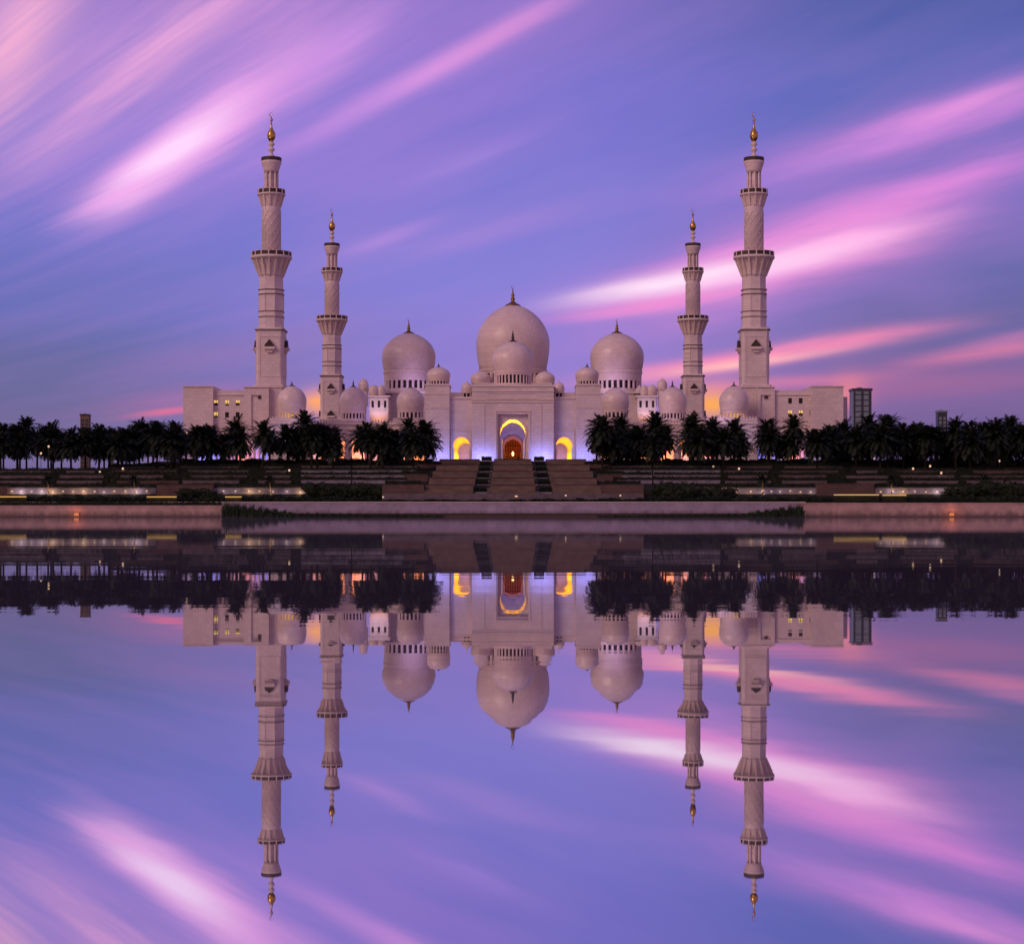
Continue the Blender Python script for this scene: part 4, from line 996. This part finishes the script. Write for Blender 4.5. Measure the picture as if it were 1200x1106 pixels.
# light strips laid along beds
def strip(a, b_, py, Y, label):
    X0, X1 = PX(a, Y), PX(b_, Y); zz = PZ(py, Y); o = thing('light_strip', ((X0 + X1) / 2, Y, zz - .6), label, 'light strip', 'yellow light strips along the beds')
    MB().box(X0, X1, Y, Y + .4, zz - 1.5, zz - .122).build('kerb', SOIL, o)
    MB().box(X0, X1, Y - .1, Y - .003, zz - .12, zz + .1).build('lamp_tube', G_YEL, o)
    MB().box(X0 - .1, X1 + .1, Y - .25, Y + .5, zz + .1, zz + .2).build('cover', STONE, o)
    lamp('AREA', ((X0 + X1) / 2, Y - .3, zz - .1), 12 + 1.2 * abs(X1 - X0), (1, .55, .12), ((X0 + X1) / 2, Y - .8, zz - 2), size=abs(X1 - X0), size_y=.2, parent=o)
strip(-14, 31, 582.0, 393.4, 'long dim yellow light strip at the left edge')
strip(172, 207, 582.2, 393.4, 'yellow light strip before the left brown block')
strip(264, 283, 582.2, 393.4, 'short bright yellow light strip left of the young lit palm')
strip(977, 1030, 579.8, 393.4, 'long bright yellow light strip before the right brown block')
strip(1034, 1062, 580.2, 393.4, 'paler yellow light strip right of the long bright one')

# ------------------------------------------------------------------ quay
QY = 389
x0, x1 = -330, 330
b = MB(); b.box(x0, x1, QY, QY + 2.6, -1.5, PZ(589, QY)); q = b.build('wall', QUAY)
qt = thing('quay_wall', (0, QY, 0), 'long pale mauve quay wall at the far water edge', 'quay wall'); q.parent = qt; q.location = (0, -QY, 0)
b = MB(); b.box(x0, x1, QY - .18, QY + 2.7, PZ(589, QY) + .002, PZ(588, QY)); b.build('coping', TRIM, qt)
b = MB(); b.box(x0, x1, QY - 7, QY - .003, -1.5, .45); b.box(x0, x1, QY - 1.1, QY - .4, -1.5, .8); b.build('footing', BRONZE, qt)
# stone platforms that reach forward at both sides
for s, pe, py, Y, lampx, nm in ((-1, 260, 592.2, 380, 90, 'left'), (1, 943, 589.2, 380, 1115, 'right')):
    xe = PX(pe, Y); xo = s * 300; X0, X1 = sorted((xe, xo)); zt = PZ(py, Y)
    pl = thing('stone_platform', (xe, Y, 0), 'brown stone jetty platform reaching out over the water on the %s' % nm, 'jetty', 'pair of stone jetties')
    b = MB(); b.box(X0, X1, Y, QY - .4, -1.5, zt - .22); b.build('platform_wall', PLAT, pl)
    b = MB(); b.box(X0 - .12, X1 + .12, Y - .12, QY - .4, zt - .218, zt); b.build('platform_coping', PLAT, pl)
    b = MB(); b.box(X0, X1, Y - .3, Y - .003, -1.4, .22); b.build('plinth', BROWN, pl)
    X = PX(lampx, Y); zc = .55
    la = thing('wall_lantern', (X, Y - .3, zc - .4), 'orange glowing lantern low on the face of the %s jetty' % nm, 'lantern', 'orange lanterns on the jetties')
    MB().box(X - .5, X + .5, Y - .4, Y - .121, zc - .3, zc + .35).build('lamp_glass', G_ORG, la)
    MB().box(X - .6, X + .6, Y - .46, Y - .12, zc + .351, zc + .45).build('lamp_cap', METAL, la)
    lamp('POINT', (X, Y - 1.3, zc + .35), 75, (1, .26, .05), radius=.3, parent=la)

for a, b_, py0, top, wh in ((-25, 70, 592.2, 587.2, 'left part of the left jetty'), (70, 165, 592.2, 586.8, 'middle of the left jetty'), (165, 258, 592.2, 587.4, 'right end of the left jetty'),
                       (946, 1030, 589.2, 587.0, 'left end of the right jetty'), (1030, 1125, 589.2, 586.8, 'middle of the right jetty'), (1125, 1225, 589.2, 587.0, 'right part of the right jetty')):
    zz = PZ(py0, 380) - .02; hh_ = PZ(top, 386) - zz
    place_hedge(HM[int(a) % 4], 12, PX(a, 386), PX(b_, 386), 387.6, zz, .92, hh_, 'low dark green hedge along the back of the ' + wh, 'hedges on the jetties')
# reeds growing at the water edge
def reeds(px0, px1, Y, hf, seed, label):
    rd = random.Random(seed); b = MB()
    for _ in range(2600):
        t_ = rd.random(); px = px0 + (px1 - px0) * t_; Yr = Y + rd.uniform(0, 6); h = hf(t_) * rd.uniform(.3, 1.25) * (.75 + .35 * math.sin(px * .9) * math.sin(px * .23 + seed))
        X = PX(px, Yr); l_ = rd.uniform(-.35, .35) * h; w_ = rd.uniform(.05, .12)
        b.add([(X - w_, Yr, -.2), (X + w_, Yr, -.2), (X + l_ * .4 + w_ * .8, Yr, h * .6), (X + l_, Yr + rd.uniform(-.2, .2), h), (X + l_ * .4 - w_ * .8, Yr, h * .6)], [(0, 1, 2, 3, 4)])
    tag(b.build('reeds', REED, None, (PX((px0 + px1) / 2, Y), Y, 0)), label, 'reeds', kind='stuff')
reeds(261, 352, 372, lambda t_: 2.6 * (1 - t_) ** .7 + .55, 3, 'dark green reeds at the water edge beside the left jetty')
reeds(352, 520, 377, lambda t_: .95 - .5 * t_, 4, 'thin low reeds fading out along the quay left of centre')
reeds(872, 942, 372, lambda t_: .7 + 1.9 * t_ ** .8, 5, 'dark green reeds at the water edge beside the right jetty')
reeds(700, 872, 377, lambda t_: .35 + .45 * t_, 6, 'thin low reeds along the quay right of centre')

# ------------------------------------------------------------------ grand stairs
def flight(x0, x1, label):
    st = thing('staircase', ((x0 + x1) / 2, 400, 5), label, 'stairs', 'flights of the grand stairs')
    for f_ in range(5):
        b = MB(); Y0 = 400 + f_ * 20; Z0 = 5.1 + f_ * 2.04
        for k in range(12):
            b.box(x0, x1, Y0 + k * .36, Y0 + 19.99 if k == 11 else Y0 + (k + 1) * .36, Z0 - 1.2, Z0 + (k + 1) * .17)
        b.build('flight', STEP, st)
        MB().box(x0 + .02, x1 - .02, Y0 + 3.7, Y0 + 4.3, Z0 + 2.041, Z0 + 2.1).build('landing_kerb', STEP, st)
        MB().box(x0 + .02, x1 - .02, Y0 - .35, Y0 - .004, Z0 - 1.0, Z0 + .08).build('foot_shade_strip', BROWN, st)  # darker strip standing in for the treads' shadow at the flight's foot
    return st
flight(-5.0, 5.0, 'broad middle flight of brown steps leading up to the golden arch')
flight(-19.5, -8.8, 'left flight of brown steps, outside the dark planters')
flight(8.8, 19.5, 'right flight of brown steps, outside the dark planters')
for s, nm in ((-1, 'left'), (1, 'right')):
    ck = thing('stair_cheek_wall', (s * 5.4, 400, 5), 'pale sloping stepped side wall between middle steps and %s planters' % nm, 'cheek wall', 'cheek walls of the stairs')
    b = MB()
    for k in range(10):
        Y0 = 399.5 + k * 10; b.box(s * 5.02, s * 5.78, Y0, Y0 + 9.99, 4, 5.6 + k * 1.02)
    b.build('wall', STONE, ck)
    for k in range(6):
        Y0 = 402 + k * 19.4; z0 = 5.1 + k * 2.0; xa, xb = sorted((s * 5.82, s * 8.6))
        pl = thing('stair_planter', ((xa + xb) / 2, Y0, z0), '%s dark planter up from the bottom, in the row %s of the middle steps' % (ORD[k], nm), 'planter', 'planters stepping up the stairs')
        b = MB(); b.box(xa, xb, Y0, Y0 + 9, z0 - 1.5, z0 + .42); b.build('box', PALEW, pl)
        me = HM[k % 4]; h_ = bpy.data.objects.new('planting', me); col.objects.link(h_); h_.parent = pl
        h_.location = (0, 1.0, .36); h_.scale = ((xb - xa) / 12 * 1.02, 1.2, 1.35)
    # outer brown blocks that step up beside the stairs
    def bk(a, b_, y0, y1, Y, dep, lb): block(601 + s * a, 601 + s * b_, y0, y1, Y, dep, lb, below=1.5)
    bk(104, 153, 579, 567.5, 401, 6, 'long low brown block beside the bottom of the stairs on the %s' % nm)
    bk(100, 128, 563, 555.5, 430, 6, 'brown block half way up beside the stairs on the %s' % nm)
    bk(84, 112, 553, 544, 470, 6, 'brown block near the top beside the stairs on the %s' % nm)
    for (a, b_, y_, Y, w_) in ((108, 150, 567, 404, 'lowest'), (98, 130, 555, 433, 'middle'), (84, 114, 544.5, 474, 'highest')):
        xa, xb = sorted((PX(601 + s * a, Y), PX(601 + s * b_, Y)))
        place_hedge(rnd.choice(HM), 12, xa, xb, Y + 1, PZ(y_, Y) - .3, 1.0, 1.25, '%s of the dark hedges on the brown blocks beside the stairs on the %s' % (w_, nm), 'hedges beside the stairs')
# pale ledge along the foot of the stairs
b = MB(); b.box(PX(448, 399), PX(754, 399), 398.2, 399.4, 3.0, PZ(578.3, 399)); tag(b.build('stone_kerb', STONE, None, (0, 398.2, 3)), 'thin pale stone kerb along the foot of the stairs', 'kerb')
# dark hedge before the gate arch
place_hedge(HM[1], 12, PX(586, 506), PX(618, 506), 506, 15.4, 1.0, .9, 'low dark hedge at the top of the middle steps before the golden arch', 'hedges at the head of the stairs')
# bed lamps in front of the steps
for px, py, lb in ((605, 582.5, 'bright bed lamp before the middle flight'), (663, 581.5, 'small dim bed lamp before the right flight'), (727, 581.6, 'bed lamp near the right end of the kerb'), (449, 583.4, 'bed lamp near the left end of the kerb')):
    Y = 392.6; X = PX(px, Y); zz = PZ(py, Y); o = thing('bed_lamp', (X, Y, zz - 1), lb, 'bed lamp', 'small lamps in the quay bed')
    MB().lathe([(.06, zz - 1.0), (.06, zz)], X, Y, n=6).build('post', METAL, o)
    MB().lathe([(.1, zz), (.34 if px == 605 else .2, zz + .12), (.3 if px == 605 else .18, zz + .3), (.05, zz + .36)], X, Y, n=10).build('lamp_head', G_WHITE, o)

# young palms on the lowest terrace with lamps at their feet
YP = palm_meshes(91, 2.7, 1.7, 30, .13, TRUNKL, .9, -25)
for px, nm in ((57, 'leftmost'), (158, 'second from the left'), (317, 'third from the left, below the nearer left minaret'), (894, 'below the nearer right minaret'), (1045, 'below the right half of the wide grey green tower'), (1155, 'rightmost')):
    Y = 407; X = PX(px, Y); z0 = 4.75; o = thing('young_palm', (X, Y, z0), 'small young palm with lit trunk, ' + nm, 'palm tree', 'young lit palms before the pale wall')
    for n_, me in zip(('trunk', 'crown'), YP):
        c = bpy.data.objects.new(n_, me); col.objects.link(c); c.parent = o; c.scale = (1, 1, 1.25) if n_ == 'trunk' else (1, 1, 1)
        if n_ == 'crown': c.location = (0, 0, 2.7 * .25)
    u = thing('ground_spotlight', (X + .15, Y - .9, z0 - .1), 'little spotlight under the young palm, ' + nm, 'spotlight', 'spotlights below the young palms')
    MB().lathe([(.16, z0 - .1), (.2, z0 + .25), (.16, z0 + .3)], X + .15, Y - .9, n=8).build('housing', METAL, u)
    MB().lathe([(.13, z0 + .3), (.13, z0 + .34)], X + .15, Y - .9, n=8).build('lens', G_WARM, u)
    lamp('SPOT', (X + .15, Y - .7, z0 + .4), 420, (1, .62, .32), (X, Y, z0 + 2.2), angle=70, blend=.8, radius=.1, parent=u)

# lamp posts among the palms
for px, py, Y, lb in ((48, 532, 470, 'between the two leftmost palm groups'), (57, 524, 472, 'right of the leftmost palm group, taller'), (84, 532, 475, 'below the slim brown tower, its left'), (117, 554, 452, 'on the terrace below the slim brown tower'),
                      (144, 550, 455, 'right of the slim brown tower, reddish foot'), (187, 519, 478, 'high one left of the left wing'), (193, 519, 479, 'high one next to the left wing'), (219, 508, 480, 'before the outer corner of the left wing'),
                      (339, 552, 455, 'below the nearer left minaret'), (380, 536, 488, 'left of the left orange arch'), (836, 548, 458, 'left one below the nearer right minaret'), (866, 550, 456, 'right one below the nearer right minaret'),
                      (1024, 538, 488, 'below the wide grey green tower'), (1070, 550, 456, 'left one below the slim dark tower'), (1090, 547, 458, 'right one below the slim dark tower'), (1171, 541, 478, 'at the far right edge'), (1103, 555, 440, 'lowest one below the slim dark tower')):
    X = PX(px, Y); zz = PZ(py, Y); gz = ground_z(X, Y) - .1; gz = min(gz, zz - 1.2)
    o = thing('garden_lamp', (X, Y, gz), 'slim glowing garden lamp post, ' + lb, 'lamp post', 'garden lamp posts among the palms')
    MB().lathe([(.13, gz), (.07, gz + .5), (.06, zz - .1)], X, Y, n=8).build('post', METAL, o)
    MB().lathe([(.12, zz - .1), (.26, zz), (.26, zz + .35), (.05, zz + .5)], X, Y, n=10).build('lamp_head', G_WHITE, o)
    lamp('POINT', (X, Y - .6, zz), 16, (1, .62, .45), radius=.2, parent=o)

for o in bpy.data.objects:
    if '_o' in o: del o['_o']

for o in bpy.data.objects:
    if o.parent is None and 'label' in o and len(o['label'].split()) > 16: print('LONG', o.name, o['label'])
